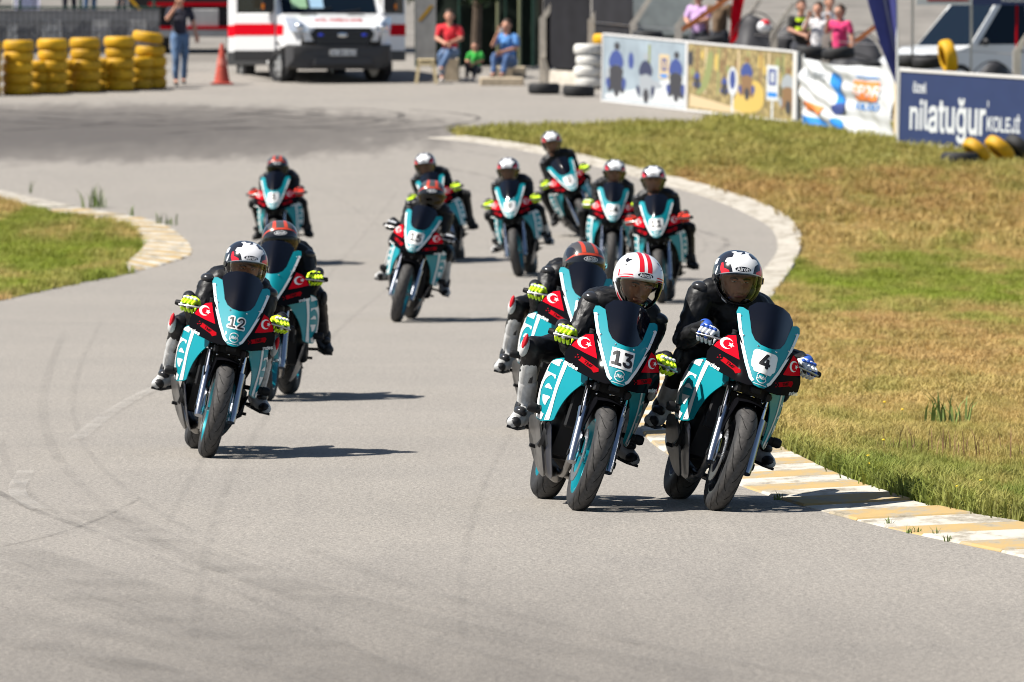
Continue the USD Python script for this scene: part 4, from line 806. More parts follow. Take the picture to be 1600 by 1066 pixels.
# ------------------------------------------------------------------ trackside: tyres
TY_Y = look('yellow_painted_rubber', (.43, .235, .004), .6, var=.22, scale=5, bump=.3, bscale=30, rand=.12); TY_W = look('white_painted_rubber', (.50, .49, .46), .6, var=.2, scale=5, bump=.3, bscale=30, rand=.1); TY_B = look('old_black_rubber', (.016, .016, .017), .7, var=.3, scale=8)
CONC = look('concrete', (.46, .42, .36), .85, var=.22, scale=6, bump=.4, bscale=40)
def car_tyre(R=.29, w=.205):
    h = w / 2; pr = [(-h * .9, R * .60), (-h, R * .72), (-h * .98, R * .83), (-h * .82, R * .93), (-h * .5, R * .985), (0, R), (h * .5, R * .985), (h * .82, R * .93), (h * .98, R * .83), (h, R * .72), (h * .9, R * .60), (h * .72, R * .60), (h * .78, R * .8), (h * .5, R * .9), (-h * .5, R * .9), (-h * .78, R * .8), (-h * .72, R * .60)]
    return lathe(pr, 30, 'z')
tyre_src = {}
def loose_tyre(m, key, label, loc, rot=(0, 0, 0), group=None, s=1.0):
    t = thing('tyre', label, 'tyre', loc, group=group); x = UsdGeom.Xformable(t); x.AddRotateXYZOp().Set(Gf.Vec3f(*map(float, rot)))
    if s != 1: x.AddScaleOp().Set(Gf.Vec3f(s, s, s))
    if key not in tyre_src:
        c = stage.CreateClassPrim('/World/tyre_kind_' + key); part('/World/tyre_kind_' + key, 'rubber_ring', car_tyre(), m, 40); tyre_src[key] = c
    t.GetReferences().AddInternalReference(tyre_src[key].GetPath()); t.SetInstanceable(True); return t
ORD = ['bottom', 'second', 'third', 'fourth', 'topmost', 'sixth']; FRB = ['first and second', 'second and third', 'third and fourth', 'fourth and fifth']; ST = ['first', 'second', 'third', 'fourth', 'fifth']
r5 = np.random.default_rng(11); G = 'yellow tyres stacked along the far edge of the track'
for k, (X, Y, n) in enumerate(((29, 148.5, 5), (82, 146, 5), (134, 144, 5), (187, 142, 5), (236, 138.5, 5))):
    b = ground(X, Y)
    for j in range(n):
        o = r5.uniform(-.012, .012, 2); tilt = (0, 0, r5.uniform(0, 360)); z = .1025 + j * .2
        if k == 4 and j == 4: tilt = (4, 7, 30); z += .05; o = np.array([-.06, 0])
        loose_tyre(TY_Y, 'yellow', f'yellow painted tyre, {ORD[j]} of the {ST[k]} front stack from the left', b + (o[0], o[1], z), tilt, G, 1.0 if j != 3 else .97)
    if k < 4:
        for j in range(3):
            o = r5.uniform(-.03, .03, 2)
            loose_tyre(TY_Y, 'yellow', f'yellow painted tyre, {ORD[j]} of the rear stack between the {FRB[k]} front stacks', b + (.31 + o[0] * .5, .62 + o[1] * .5, .1025 + j * .2 + float(gz(b[1] + .60) - gz(b[1]))), (0, 0, r5.uniform(0, 360)), G)
for j in range(5): loose_tyre(TY_Y, 'yellow', f'yellow painted tyre, {ORD[j]} of the stack cut by the left picture edge', ground(-22, 150) + (0, 0, .1025 + j * .2), (0, 0, 40 * j), G)
for X, Y, lab, rot in ((850, 147, 'worn black tyre lying at the asphalt edge, left of a pair', (0, 0, 0)), (904, 151, 'worn black tyre lying at the asphalt edge, right of a pair', (0, 3, 0))): loose_tyre(TY_B, 'black', lab, ground(X, Y) + (0, 0, .10), rot, None, 1.02)
for j in range(2): loose_tyre(TY_W, 'white', f'white painted tyre, {("lower", "upper")[j]} of the low pair beside the concrete post', ground(888, 130) + (0, 0, .12 + .24 * j + .05), (0, 0, 20), None, 1.05)
for j in range(4): loose_tyre(TY_W, 'white', f'white painted tyre, {ORD[j] if j < 3 else "topmost"} of the tall stack at the end of the photo banner', ground(922, 139) + (.02 * (-1) ** j, 0, .12 + .205 * j), (0, 0, 50 * j), None, 1.0)
for j in range(5): loose_tyre(TY_Y, 'yellow', f'yellow painted tyre, {ORD[j]} of the stack behind the left end of the photo banner', ground(950, 137) + (0, 0, .1025 + .2 * j), (0, 0, 30 * j))
for j in range(4): loose_tyre(TY_Y, 'yellow', f'yellow painted tyre, {ORD[j] if j < 3 else "topmost"} of the stack glimpsed between photo banner and white cloth', ground(1254, 188) + (0, .4, .1025 + .2 * j), (0, 0, 30 * j))
loose_tyre(TY_Y, 'yellow', 'yellow tyre leaning left of its twin before the navy board', ground(1526, 257) + (0, 0, .21), (-14, 42, 0), None, .86)
loose_tyre(TY_Y, 'yellow', 'yellow tyre leaning right of its twin before the navy board', ground(1562, 254) + (0, 0, .215), (-12, 40, 0), None, .9)
loose_tyre(TY_B, 'black', 'black tyre lying flat in the grass before the navy board', ground(1500, 258) + (0, 0, .09), (0, 0, 0), None, 1.05)
loose_tyre(TY_B, 'black', 'black tyre propped behind the yellow pair at the right edge', ground(1594, 253) + (0, .2, .215), (-12, 42, 0), None, .92)

# ------------------------------------------------------------------ people beside the track
SHOE = look('white_shoe', (.5, .48, .46), .6); SHOE_D = look('dark_shoe', (.015, .015, .016), .6)
def cloth(n, c): return look('cloth_' + n, c, .85, var=.18, scale=9, bump=.6, bscale=22, sheen=.2)
HAIR_B = look('brown_hair', (.035, .018, .010), .6, var=.3, scale=40)
def wrinkle(m, k=.012, f=14):
    v = np.array(m.vertices); n = np.array(m.vertex_normals); m.vertices = v + n * ((meshkit.fbm(v * (f, f, f * .6), 2, 3) - .5) * k * 2)[:, None]; return m
def person(label, loc, yaw, pose, shirt, legs, shoes=SHOE_D, hair=HAIR_B, s=1.0, sleeve=.55, short_hair=True, arms=None, group=None, seat=.46, extra=None):
    P = thing('person', label, 'person', loc, yaw, 0, group)
    if s != 1: UsdGeom.Xformable(P).AddScaleOp().Set(Gf.Vec3f(s, s, s))
    if pose == 'sit':
        hip = V(0, 0, seat + .10); chest = hip + (0, -.06, .33); neck = hip + (0, -.08, .52); kn = [V(-.12, -.44, seat + .05), V(.14, -.42, seat + .05)]; an = [V(-.10, -.40, .09), V(.12, -.46, .09)]
        if extra == 'cross': kn[1] = V(.04, -.44, seat + .12); an[1] = V(-.10, -.55, .26)
        if extra == 'low': kn = [V(-.14, -.34, .42), V(.12, -.36, .40)]; an = [V(-.13, -.42, .07), V(.1, -.50, .07)]
    else:
        hip = V(0, 0, .93); chest = V(0, -.01, 1.24); neck = V(0, 0, 1.47); kn = [V(-.09, -.06, .50), V(.11, .0, .50)]; an = [V(-.10, .02, .09), V(.12, .06, .09)]
        if extra == 'walk': kn = [V(-.09, -.12, .5), V(.10, .06, .5)]; an = [V(-.09, -.10, .09), V(.11, .30, .12)]
    hd = neck + (0, -.03, .155); A = arms or [(V(-.24, -.02, -.28), V(-.25, -.10, -.52)), (V(.24, -.02, -.28), V(.25, -.10, -.52))]
    body = [[(hip, .12), (chest, .125)], [(chest + (0, 0, .1), .09), (neck, .055), (hd + (0, .01, -.03), .055)], [(chest + (-.11, 0, .11), .075), (chest + (.11, 0, .11), .075)]]
    sh_, tr = [[(hip + (0, 0, .05), .140), (chest, .142), (chest + (0, 0, .10), .10), (neck + (0, .0, -.03), .062)], [(chest + (-.11, 0, .11), .09), (chest + (.11, 0, .11), .09)]], [[(hip, .137), (hip + (0, 0, .08), .132)]]
    for i, sx in enumerate((-1, 1)):
        a0 = neck + (sx * .18, 0, -.07); el, hn = neck + A[i][0], neck + A[i][1]; d = hn - el; d /= np.linalg.norm(d)
        body += [[(chest + (sx * .1, 0, .12), .07), (a0, .055), (el, .042), (hn, .030)], [(hn, .030), (hn + d * .07, .034)]]
        px = np.cross(d, V(0, 1, .3)); px /= np.linalg.norm(px)
        for f in range(4): body.append([(hn + d * .07 + px * (f - 1.5) * .019, .012), (hn + d * (.12 + .008 * (1.5 - abs(f - 1.5))) + px * (f - 1.5) * .021 + V(0, -.012, -.006), .010), (hn + d * .145 + px * (f - 1.5) * .021 + V(0, -.03, -.02), .009)])
        body.append([(hn + d * .02 + px * .03, .014), (hn + d * .07 + px * .058 + V(0, -.02, 0), .0105)])
        e2 = a0 + (el - a0) * min(1, sleeve / .5) if sleeve < .5 else el + (hn - el) * (sleeve - .5) * 1.7
        sh_.append([(chest + (sx * .1, 0, .12), .088), (a0, .073), (a0 * .3 + el * .7 if sleeve < .5 else el, .058)] + ([(e2, .048)] if sleeve >= .5 else []))
        hp = hip + (sx * .085, 0, -.03); body += [[(hip + (sx * .06, 0, 0), .11), (hp * .5 + kn[i] * .5, .078), (kn[i], .055), (kn[i] * .6 + an[i] * .4 + (0, .03, 0), .05), (an[i], .036)], [(an[i], .036), (an[i] + (0, -.14, -.05), .03)]]
        tr.append([(hip + (sx * .06, .0, -.01), .130), (hp * .5 + kn[i] * .5, .092), (kn[i], .068), (an[i] * .85 + kn[i] * .15, .058)])
    body += [[(hd + (0, .012, .035), .090), (hd + (0, -.02, -.02), .072), (hd + (0, -.045, -.075), .036)], [(hd + (0, -.085, .01), .009), (hd + (0, -.108, -.022), .013)]]
    bd = part(P, 'body', blob(body, .035, 3, 12), SKIN, True)
    for sx in (-1, 1): part(bd, 'eye', sph(hd + (sx * .031, -.083, .012), (.011, .008, .006), 1), IRIS); part(bd, 'ear', sph(hd + (sx * .088, .015, .0), (.012, .02, .028), 1), SKIN)
    part(bd, 'mouth', sph(hd + (0, -.082, -.06), (.02, .008, .006), 1), LIP)
    part(P, 'shirt', wrinkle(blob(sh_, .03, 3, 12), .02), shirt, True); part(P, 'trousers', wrinkle(blob(tr, .03, 3, 12), .018), legs, True)
    part(P, 'hair', blob([[(hd + (0, .03, .055), .098), (hd + (0, .055, -.01), .085)]] + ([] if short_hair else [[(hd + (0, .06, 0), .09), (hd + (0, .07, -.2), .07)]]), .04, 3, 12), hair, True)
    for i in (0, 1): part(P, 'shoe', blob([[(an[i] + (0, .03, -.045), .042), (an[i] + (0, -.15, -.055), .036)], [(an[i] + (0, .02, -.01), .044), (an[i] + (0, -.05, -.04), .044)]], .04, 3, 12), shoes, True)
    return P
RAISE_L = [(V(-.25, -.10, -.22), V(-.10, -.24, .02)), (V(.26, .02, -.26), V(.30, -.04, -.50))]
person('man in navy t-shirt and jeans standing between the yellow tyres and the cone', ground(281, 134), 10, 'stand', cloth('navy', (.012, .011, .022)), cloth('denim', (.06, .11, .20)), arms=RAISE_L, sleeve=.3, extra='walk')
LAP = [(V(-.24, -.06, -.26), V(-.04, -.30, -.36)), (V(.24, -.06, -.26), V(.06, -.30, -.34))]
person('seated woman in red top and jeans with crossed legs', ground(703, 128), -6, 'sit', cloth('red', (.50, .012, .022)), cloth('denim_dark', (.07, .12, .22)), SHOE, HAIR_B, arms=LAP, sleeve=.2, short_hair=False, extra='cross')
person('small child in a green t-shirt sitting on the low kerb', ground(744, 127) + (0, 0, .02), -20, 'sit', cloth('green', (.02, .30, .035)), cloth('dark_trousers', (.02, .022, .03)), SHOE, s=.66, sleeve=.35, arms=LAP, extra='low', seat=.20)
person('seated man in blue shirt and blue trousers drinking from a white cup', ground(795, 122), -25, 'sit', cloth('blue', (.07, .20, .46)), cloth('blue_trousers', (.05, .10, .22)), arms=[(V(-.25, -.12, -.22), V(-.06, -.24, .06)), LAP[1]], sleeve=.4, extra='low', seat=.22)
c = ground(795, 122); t = thing('cup', 'white paper cup held to the mouth by the man in blue', 'cup', c + (-.145, -.30, .22 + .10 + .52 + .08)); part(t, 'cup_wall', lathe([(-.05, .028), (.05, .038), (.05, .035), (-.045, .025)], 16, 'z'), WHITE_P); part(t, 'cup_base', rod((0, 0, -.05), (0, 0, -.045), .027), WHITE_P)
for X, Y, w, h, lab in ((703, 127, .36, .44, 'pale wooden block that the woman in red sits on'), (797, 121, .62, .21, 'low pale stone block under the man in blue')):
    p = ground(X, Y); t = thing('stone_block', lab, 'block', p + (0, .1, 0)); part(t, 'block_body', bx(-w / 2, w / 2, -.2, .2, -.02, h, .025), look('pale_stone', (.40, .33, .24), .85, var=.25, scale=8, bump=.4, bscale=30))
t = thing('stone_kerb', 'long low pale stone in front of the man in blue', 'kerb stone', ground(784, 134)); part(t, 'stone_body', bx(-.42, .42, -.12, .12, -.02, .16, .03), look('pale_stone', (0, 0, 0)))
# stool
t = thing('stool', 'cream plastic stool standing right of the ambulance', 'stool', ground(666, 131)); ST_M = look('cream_plastic', (.52, .42, .25), .45)
part(t, 'seat', bx(-.17, .17, -.17, .17, .43, .47, .02), ST_M)
for sx in (-1, 1):
    for sy in (-1, 1): part(t, 'leg', hullp([(sx * (.13 + d), sy * (.13 + e), .44) for d in (-.03, .03) for e in (-.02, .02)] + [(sx * (.19 + d), sy * (.17 + e), 0) for d in (-.03, .03) for e in (-.02, .02)]), ST_M)
[part(t, 'rail', bx(-.17, .17, y, y + .02, .34, .40), ST_M) for y in (-.165, .145)]
# cone
t = thing('traffic_cone', 'faded red traffic cone on the track edge left of the ambulance', 'cone', ground(347, 132)); CN = look('faded_red_cone', (.36, .055, .035), .6, var=.2, scale=6)
part(t, 'cone_body', lathe([(.03, .155), (.10, .14), (.74, .035), (.77, .028), (.77, .015), (.05, .13)], 28, 'z'), CN); part(t, 'cone_base', bx(-.21, .21, -.21, .21, 0, .035, .012), CN); part(t, 'cone_band', lathe([(.36, .103), (.50, .081), (.50, .083), (.36, .106)], 28, 'z'), look('faded_pink_band', (.42, .12, .09), .6))

# ------------------------------------------------------------------ vehicles
GLASS_D = pane('car_glass', (.10, .13, .14), .02, 1.5); VAN_W = look('vehicle_white_paint', (.58, .585, .59), .25, coat=.6); SILVER = look('vehicle_silver_paint', (.48, .49, .49), .35, .0, coat=.3); GREYGREEN = look('vehicle_grey_green_paint', (.17, .19, .175), .35, coat=.4)
LAMP = look('headlamp_lens', (.55, .57, .6), .05, .6, coat=.8); WHEEL_G = look('wheel_grey', (.30, .30, .30), .35, .6); VBLACK = look('vehicle_black_trim', (.014, .014, .015), .5); AMBER = look('amber_lens', (.6, .16, .01), .2); INNER = look('cabin_dark', (.02, .02, .022), .8)
def wheel(parent, x, y, R, w, s, steer=0):
    rt = lambda g: mv(rotz(g, steer), x, y, R)
    m = lathe([(-w / 2, R * .62), (-w / 2, R * .9), (-w * .38, R), (w * .38, R), (w / 2, R * .9), (w / 2, R * .62)], 36, 'x'); wp = part(parent, 'wheel', rt(cat(lathe([(-w * .3, 0), (-w * .42 if s < 0 else -w * .3, R * .2), (-w * .36, R * .63), (w * .36, R * .63), (w * .42 if s > 0 else w * .3, R * .2), (w * .3, 0)], 24, 'x', False))), WHEEL_G); part(wp, 'tyre', rt(m), TY_B)
    for k in range(6):
        a = k * math.pi / 3; part(wp, 'spoke_gap', rt(sph((s * w * .37, R * .42 * math.cos(a), R * .42 * math.sin(a)), (.012, .045, .045), 1)), VBLACK)
def ambulance(loc, yaw):
    A = thing('ambulance', 'white ambulance with red stripes and both front doors open', 'ambulance', loc, yaw)
    W = 1.03
    def prof(x, pts): return [(x, y, z) for y, z in pts]
    P = [(-.05, .55), (-.10, .85), (-.02, 1.10), (.20, 1.28), (.72, 1.45)]
    part(A, 'body', cat(hullp([(sx * W, y, z) for sx in (-1, 1) for y, z in ((1.0, .38), (5.4, .38), (5.4, 1.9), (1.55, 1.9), (1.0, 1.32))] + [(sx * 1.0, y, 2.25) for sx in (-1, 1) for y in (1.76, 5.4)] + [(sx * .93, y, 2.46) for sx in (-1, 1) for y in (1.9, 5.35)] + [(sx * .80, y, 2.58) for sx in (-1, 1) for y in (2.0, 5.3)])), VAN_W)
    part(A, 'bonnet', hullp([(sx * .70, -.06, 1.06) for sx in (-1, 1)] + [(sx * .84, .05, 1.14) for sx in (-1, 1)] + [(sx * .92, .45, 1.25) for sx in (-1, 1)] + [(sx * .95, 1.02, 1.34) for sx in (-1, 1)] + [(sx * .95, 1.02, .8) for sx in (-1, 1)] + [(sx * .70, -.04, .8) for sx in (-1, 1)]), VAN_W)
    for s in (-1, 1):
        part(A, 'wing', hullp([(s * .78, .02, 1.10), (s * .78, .02, .70), (s * 1.0, .30, 1.22), (s * 1.03, .30, .72), (s * 1.03, 1.02, 1.30), (s * 1.03, 1.02, .62), (s * .80, .9, .7), (s * .84, .9, 1.32)]), VAN_W)
        part(A, 'wheel_arch', lathe([(-.04, .40), (.04, .40), (.04, .44), (-.04, .44)], 30, 'x').apply_transform(trimesh.transformations.translation_matrix((s * 1.0, .92, .36))), VBLACK)
        h = part(A, 'headlight', hullp([(s * .64, -.10, .98), (s * .97, .08, .98), (s * 1.04, .30, 1.26), (s * .88, .06, 1.25), (s * .66, -.08, 1.08), (s * .9, .4, 1.1)]), LAMP); part(h, 'reflector', sph((s * .80, -.02, 1.07), (.085, .05, .075), 2), CHROME)
        part(A, 'red_wing_stripe', bx(s * 1.034 - .003, s * 1.034 + .003, .45, 1.0, .92, 1.12), RED)
        part(A, 'red_side_stripe', bx(s * 1.034 - .003, s * 1.034 + .003, 1.95, 5.38, .92, 1.14), RED); part(A, 'side_sill', bx(s * 1.02 - .03, s * 1.02 + .03, 1.9, 5.38, .36, .62, .01), VBLACK)
        part(A, 'grille_lamp', sph((s * .42, -.115, .92), (.06, .02, .03), 1), look('blue_grille_lamp', (.03, .05, .45), .2))
        wheel(A, s * .92, .92, .345, .24, s, 24); wheel(A, s * .90, 4.35, .345, .24, s)
        # open front door, hinged behind the wing
        D = thing('x', None) if 0 else None
        ang = 46 if s < 0 else 40; hx, hy = s * 1.04, 1.02; c_, s_ = math.cos(math.radians(ang)), math.sin(math.radians(ang))
        T = np.eye(4); T[:3, 0] = (s * s_, c_, 0); T[:3, 1] = (-s * c_ if 0 else s * -c_, s_, 0); T[:3, 3] = (hx, hy, 0)
        T[:3, 0] = (s * s_, c_, 0); T[:3, 1] = (s * c_, -s_, 0)
        def dm(m): m = m.copy(); m.apply_transform(T); m.fix_normals(); return m
        d = part(A, 'front_door', dm(cat(bx(0, .92, -.03, .03, .62, 1.34, .015), bx(0, .06, -.025, .025, 1.34, 2.0), bx(.86, .92, -.025, .025, 1.34, 2.1), bx(0, .92, -.025, .025, 2.05, 2.12))), VAN_W)
        part(d, 'door_window', dm(bx(.06, .86, -.004, .004, 1.34, 2.05)), GLASS_D)
        part(d, 'door_sill', dm(bx(0, .92, -.034, .034, .44, .63, .01)), VBLACK)
        part(d, 'red_door_stripe', dm(bx(0.01, .91, -.036, .036, .92, 1.14)), RED); part(d, 'inner_lining', dm(bx(.08, .84, -.048, -.037, .68, .90)), INNER)
        part(d, 'door_handle', dm(bx(.74, .86, -.055, -.037, 1.2, 1.24, .008)), VBLACK)
        part(A, 'door_seam', bx(s * 1.031 - .004, s * 1.031 + .004, 3.1, 3.118, .5, 2.1), VBLACK); part(A, 'side_window', bx(s * 1.03 - .005, s * 1.03 + .005, 2.2, 3.0, 1.45, 1.95), GLASS_D)
        mir = part(A, 'wing_mirror', hullp([(s * (1.10 + dx), 1.0 + dy, z) for dx in (0, .20) for dy in (0, .10) for z in (1.38, 1.78)] + [(s * 1.04, 1.05, 1.45)]), VBLACK); part(mir, 'indicator', bx(s * 1.29 - .02, s * 1.29 + .02, .985, 1.03, 1.42, 1.52), AMBER)
    part(A, 'bumper', cat(hullp([(sx * 1.0, y, z) for sx in (-1, 1) for y, z in ((.12, .34), (.12, .74), (.4, .74), (.4, .28))] + [(sx * .72, -.13, z) for sx in (-1, 1) for z in (.44, .72)] + [(sx * .62, -.16, .58) for sx in (-1, 1)] + [(sx * .66, -.06, .27) for sx in (-1, 1)] + [(sx * .93, -.02, z) for sx in (-1, 1) for z in (.46, .70)]), hullp([(sx * .55, -.17, z) for sx in (-1, 1) for z in (.36, .50)] + [(sx * .7, -.05, .3) for sx in (-1, 1)])), look('ambulance_bumper', (.035, .035, .037), .6))
    g = part(A, 'grille', hullp([(x, -.115, z) for x, z in ((-.50, .80), (-.62, .95), (-.52, 1.06), (.52, 1.06), (.62, .95), (.50, .80), (-.5, .72), (.5, .72))] + [(x, 0, .9) for x in (-.6, .6)]), VBLACK)
    for z in (.80, .88, .96): part(g, 'grille_bar', bx(-.5, .5, -.122, -.114, z, z + .018), look('grille_bar_grey', (.05, .05, .052), .4))
    part(g, 'round_emblem', sph((0, -.12, .92), (.10, .012, .045), 2), CHROME)
    part(A, 'number_plate', bx(-.26, .26, -.185, -.172, .53, .64, .003), PLATE); fn = lambda x, z: np.c_[x, np.full(len(x), -.1875), z]
    part(A, 'plate_lettering', drape(affinity.translate(text_poly('34 BN 823', .075), 0, .585), fn, 0, 0, .2), INK, False)
    hd = lambda x, z: np.c_[x, .05 + (z - 1.14) / .11 * .40, z + .004]
    part(A, 'bonnet_lettering', drape(affinity.translate(affinity.scale(text_poly('ACİL AMBULANS', .075), 1.1, .8), 0, 1.195), hd, .004, 0, .2), RED2, False)
    part(A, 'windscreen', hullp([(sx * .92, .98, 1.33) for sx in (-1, 1)] + [(sx * .88, 1.68, 2.24) for sx in (-1, 1)] + [(sx * .86, 1.72, 2.22) for sx in (-1, 1)] + [(sx * .92, 1.04, 1.33) for sx in (-1, 1)]), look('windscreen_glass', (.004, .008, .014), .12, spec=.12))
    part(A, 'wiper', rod((-.55, .95, 1.345), (.05, 1.05, 1.45), .01), VBLACK); part(A, 'wiper', rod((.1, .95, 1.345), (.62, 1.03, 1.42), .01), VBLACK)
    for x0, x1, m, n in ((-.72, -.42, look('green_windscreen_card', (.20, .33, .20), .6), 'windscreen_card'), (-.36, -.1, look('blue_windscreen_card', (.25, .38, .5), .6), 'windscreen_card')): part(A, n, hullp([(x, y - .012, z) for x in (x0, x1) for y, z in ((1.06, 1.44), (1.24, 1.66))] + [(x, y - .004, z) for x in (x0, x1) for y, z in ((1.06, 1.44), (1.24, 1.66))]), m)
    [part(A, 'bonnet_vent', bx(x, x + .32, .74, .80, 1.30, 1.318), VBLACK) for x in (-.62, .3)]
    part(A, 'roof_light_bar', bx(-.7, .7, 2.0, 2.3, 2.57, 2.7, .03), look('blue_grille_lamp', (0, 0, 0)))
ambulance(ground(533, 131) + (0, .1, 0), 14)

def car(name, label, cat_, loc, yaw, paint, L=4.4, W=.88, van=False, canvas=False):
    C = thing(name, label, cat_, loc, yaw); zb = .28; zt = 1.45 if not van else 1.85
    part(C, 'body', cat(hullp([(sx * W, y, z) for sx in (-1, 1) for y, z in ((.15, .45), (.1, .62), (1.15, .95), (L - .1, .98), (L, .55), (L - .1, zb), (.3, zb))] + [(sx * W * .8, -.05, z) for sx in (-1, 1) for z in (.42, .62)] + [(sx * W * .86, .75, .92) for sx in (-1, 1)])), paint)
    rear = L - .15 if van else L - .75
    part(C, 'roof', hullp([(sx * W * .80, y, zt) for sx in (-1, 1) for y in (1.95, rear - .25)] + [(sx * W * .80, y, zt - .06) for sx in (-1, 1) for y in (1.8, rear - .1)]), paint)
    for s in (-1, 1):
        for a, y0, y1 in ((.97, 1.1, 1.85), (.98, 2.35, 2.4), (.98, L - .45, rear - .2)): part(C, 'pillar', hullp([(s * W * a, y0, .94), (s * W * a, y0 + .15, .94), (s * W * .8, y1, zt - .03), (s * W * .8, y1 + .13, zt - .03), (s * (W * a - .04), y0, .94), (s * (W * .8 - .06), y1, zt - .03), (s * (W * a - .06), y0 + .1, .94)]), paint)
        part(C, 'side_window', hullp([(s * (W * .965), 1.2, .95), (s * W * .965, L - .4, .95), (s * W * .79, 1.95, zt - .04), (s * W * .79, rear - .15, zt - .04), (s * (W * .965 - .02), 1.2, .95), (s * (W * .965 - .02), L - .4, .95), (s * (W * .79 - .02), 1.95, zt - .04)]), look('windscreen_glass', (0, 0, 0)))
        part(C, 'headlight', hullp([(s * W * .62, -.045, .60), (s * W * .97, .13, .62), (s * W * .97, .32, .74), (s * W * .68, .08, .72)]), LAMP)
        part(C, 'wing_mirror', sph((s * (W + .08), 1.35, 1.0), (.09, .05, .07), 2), VBLACK); part(C, 'door_handle', bx(s * W - .01, s * W + .02, 2.1, 2.25, .82, .85), VBLACK); part(C, 'door_seam', bx(s * (W - .002) - .004, s * (W - .002) + .004, 2.36, 2.375, .40, .95), VBLACK)
        wheel(C, s * (W - .09), .85, .31, .2, s); wheel(C, s * (W - .09), L - .8, .31, .2, s)
    part(C, 'windscreen', hullp([(sx * W * .92, 1.08, .945) for sx in (-1, 1)] + [(sx * W * .77, 1.86, zt - .03) for sx in (-1, 1)] + [(sx * W * .92, 1.12, .945) for sx in (-1, 1)] + [(sx * W * .77, 1.9, zt - .03) for sx in (-1, 1)]), look('windscreen_glass', (0, 0, 0)))
    part(C, 'bumper', hullp([(sx * W * .98, .14, z) for sx in (-1, 1) for z in (.26, .42)] + [(sx * W * .75, -.08, z) for sx in (-1, 1) for z in (.26, .42)]), VBLACK if canvas else paint)
    [part(C, 'tail_light', bx(x, x + .12, L - .02, L + .01, .6, .85), RED) for x in (-W, W - .12)]
    if canvas: part(C, 'load_cover', hullp([(sx * W * .95, y, .95) for sx in (-1, 1) for y in (2.6, L)] + [(sx * W * .75, y, 1.75) for sx in (-1, 1) for y in (2.7, L - .2)]), look('canvas_cover', (.34, .36, .335), .8, var=.15, scale=5))
    return C
car('parked_car', 'white car at the top left corner behind the grey mesh fence', 'car', ground(28, 12) + (0, .5, 0), 85, VAN_W)
_p = at(1036, 0, 161.5); car('parked_pickup', 'pickup with a pale grey green load cover behind the photo banner', 'pickup', (_p[0] - 1.15, 164.9, float(gz(162)) + .02), 199, GREYGREEN, L=3.6, W=.82, canvas=True)
_p = at(1396, 0, 155.5); car('parked_car', 'silver car with dark windows behind the navy board on the right', 'car', (_p[0], 155.5, float(gz(155.5)) + .10), -58, SILVER, L=4.6, van=True)
# lorry behind the fence
T_ = thing('lorry', 'black lorry with red stripes parked behind the cone', 'lorry', ground(300, 84), 4); LB = look('lorry_black_paint', (.010, .008, .009), .35, coat=.3); LW = look('lorry_grey_panel', (.36, .35, .34), .6, var=.15, scale=3)
part(T_, 'body', bx(-1.3, 3.2, 0, 2.4, .95, 3.4, .04), LB); part(T_, 'side_rail', bx(-.9, 3.2, -.05, .05, .34, .50, .02), LW)
for a, b in ((.98, 1.05), (.50, .56)): part(T_, 'red_stripe', bx(-.9, 3.2, -.012 if a > .9 else -.062, -.004, a, b), RED)
part(T_, 'grey_locker', bx(-.1, .55, -.02, .06, .55, .92, .02), LW); part(T_, 'grey_locker', bx(1.3, 2.1, -.02, .06, .55, .92, .02), LW); part(T_, 'chassis', bx(-1.2, 3.1, .1, 2.2, .5, .95), VBLACK)
for y in (-.6, .9, 2.4): wheel(T_, y, .5, .45, .3, -1)

# ------------------------------------------------------------------ fences and hedge
FG = look('dark_green_post', (.012, .035, .025), .5); NET = look('grey_mesh_fabric', (.14, .145, .155), .9, var=.15, scale=3); NETW = look('pale_mesh_patch', (.30, .305, .31), .9, var=.12, scale=4); DNET = look('black_shade_net', (.011, .011, .014), .95, var=.3, scale=2); GNET = look('green_net_with_shade', (.008, .014, .009), .95, var=.4, scale=2)
F = thing('mesh_fence', 'low fence of grey mesh fabric on dark green posts behind the yellow tyres', 'fence', (0, 0, 0)); b0, b1 = at(-60, 80, 169), at(250, 80, 169); zb = float(gz(169))
for X in (-50, 31, 126, 241): p = at(X, 80, 169); part(F, 'post', rod((p[0], 169, zb - .02), (p[0], 169, zb + 1.42), .032), FG)
fab = lambda x, z: np.c_[x, 168.95 + .02 * np.sin(x * 9 + z * 3), z]
part(F, 'mesh_fabric', drape(sbox(b0[0], zb + .35, b1[0], zb + 1.20), fab, 0, .006, .3), NET)
for X0, X1 in ((8, 30), (62, 100), (138, 175), (196, 232)): x0, x1 = at(X0, 0, 169)[0], at(X1, 0, 169)[0]; part(F, 'pale_patch', drape(Polygon([(x0, zb + .5), (x1, zb + .5), (x1 - .05, zb + 1.0), (x0 + .08, zb + 1.0)]), lambda x, z: fab(x, z) - (0, .012, 0), 0, 0, .3), NETW)
part(F, 'top_rail', rod((b0[0], 168.98, zb + 1.24), (b1[0], 168.98, zb + 1.24), .02), FG)
tag(part(F, 'wire_grid', cat(*[rod((x, 168.9, zb + .3), (x, 168.9, zb + 1.24), .006, n=5) for x in np.arange(b0[0], b1[0], .11)], *[rod((b0[0], 168.9, z), (b1[0], 168.9, z), .006, n=5) for z in np.arange(zb + .35, zb + 1.2, .2)]), VBLACK), kind='stuff')
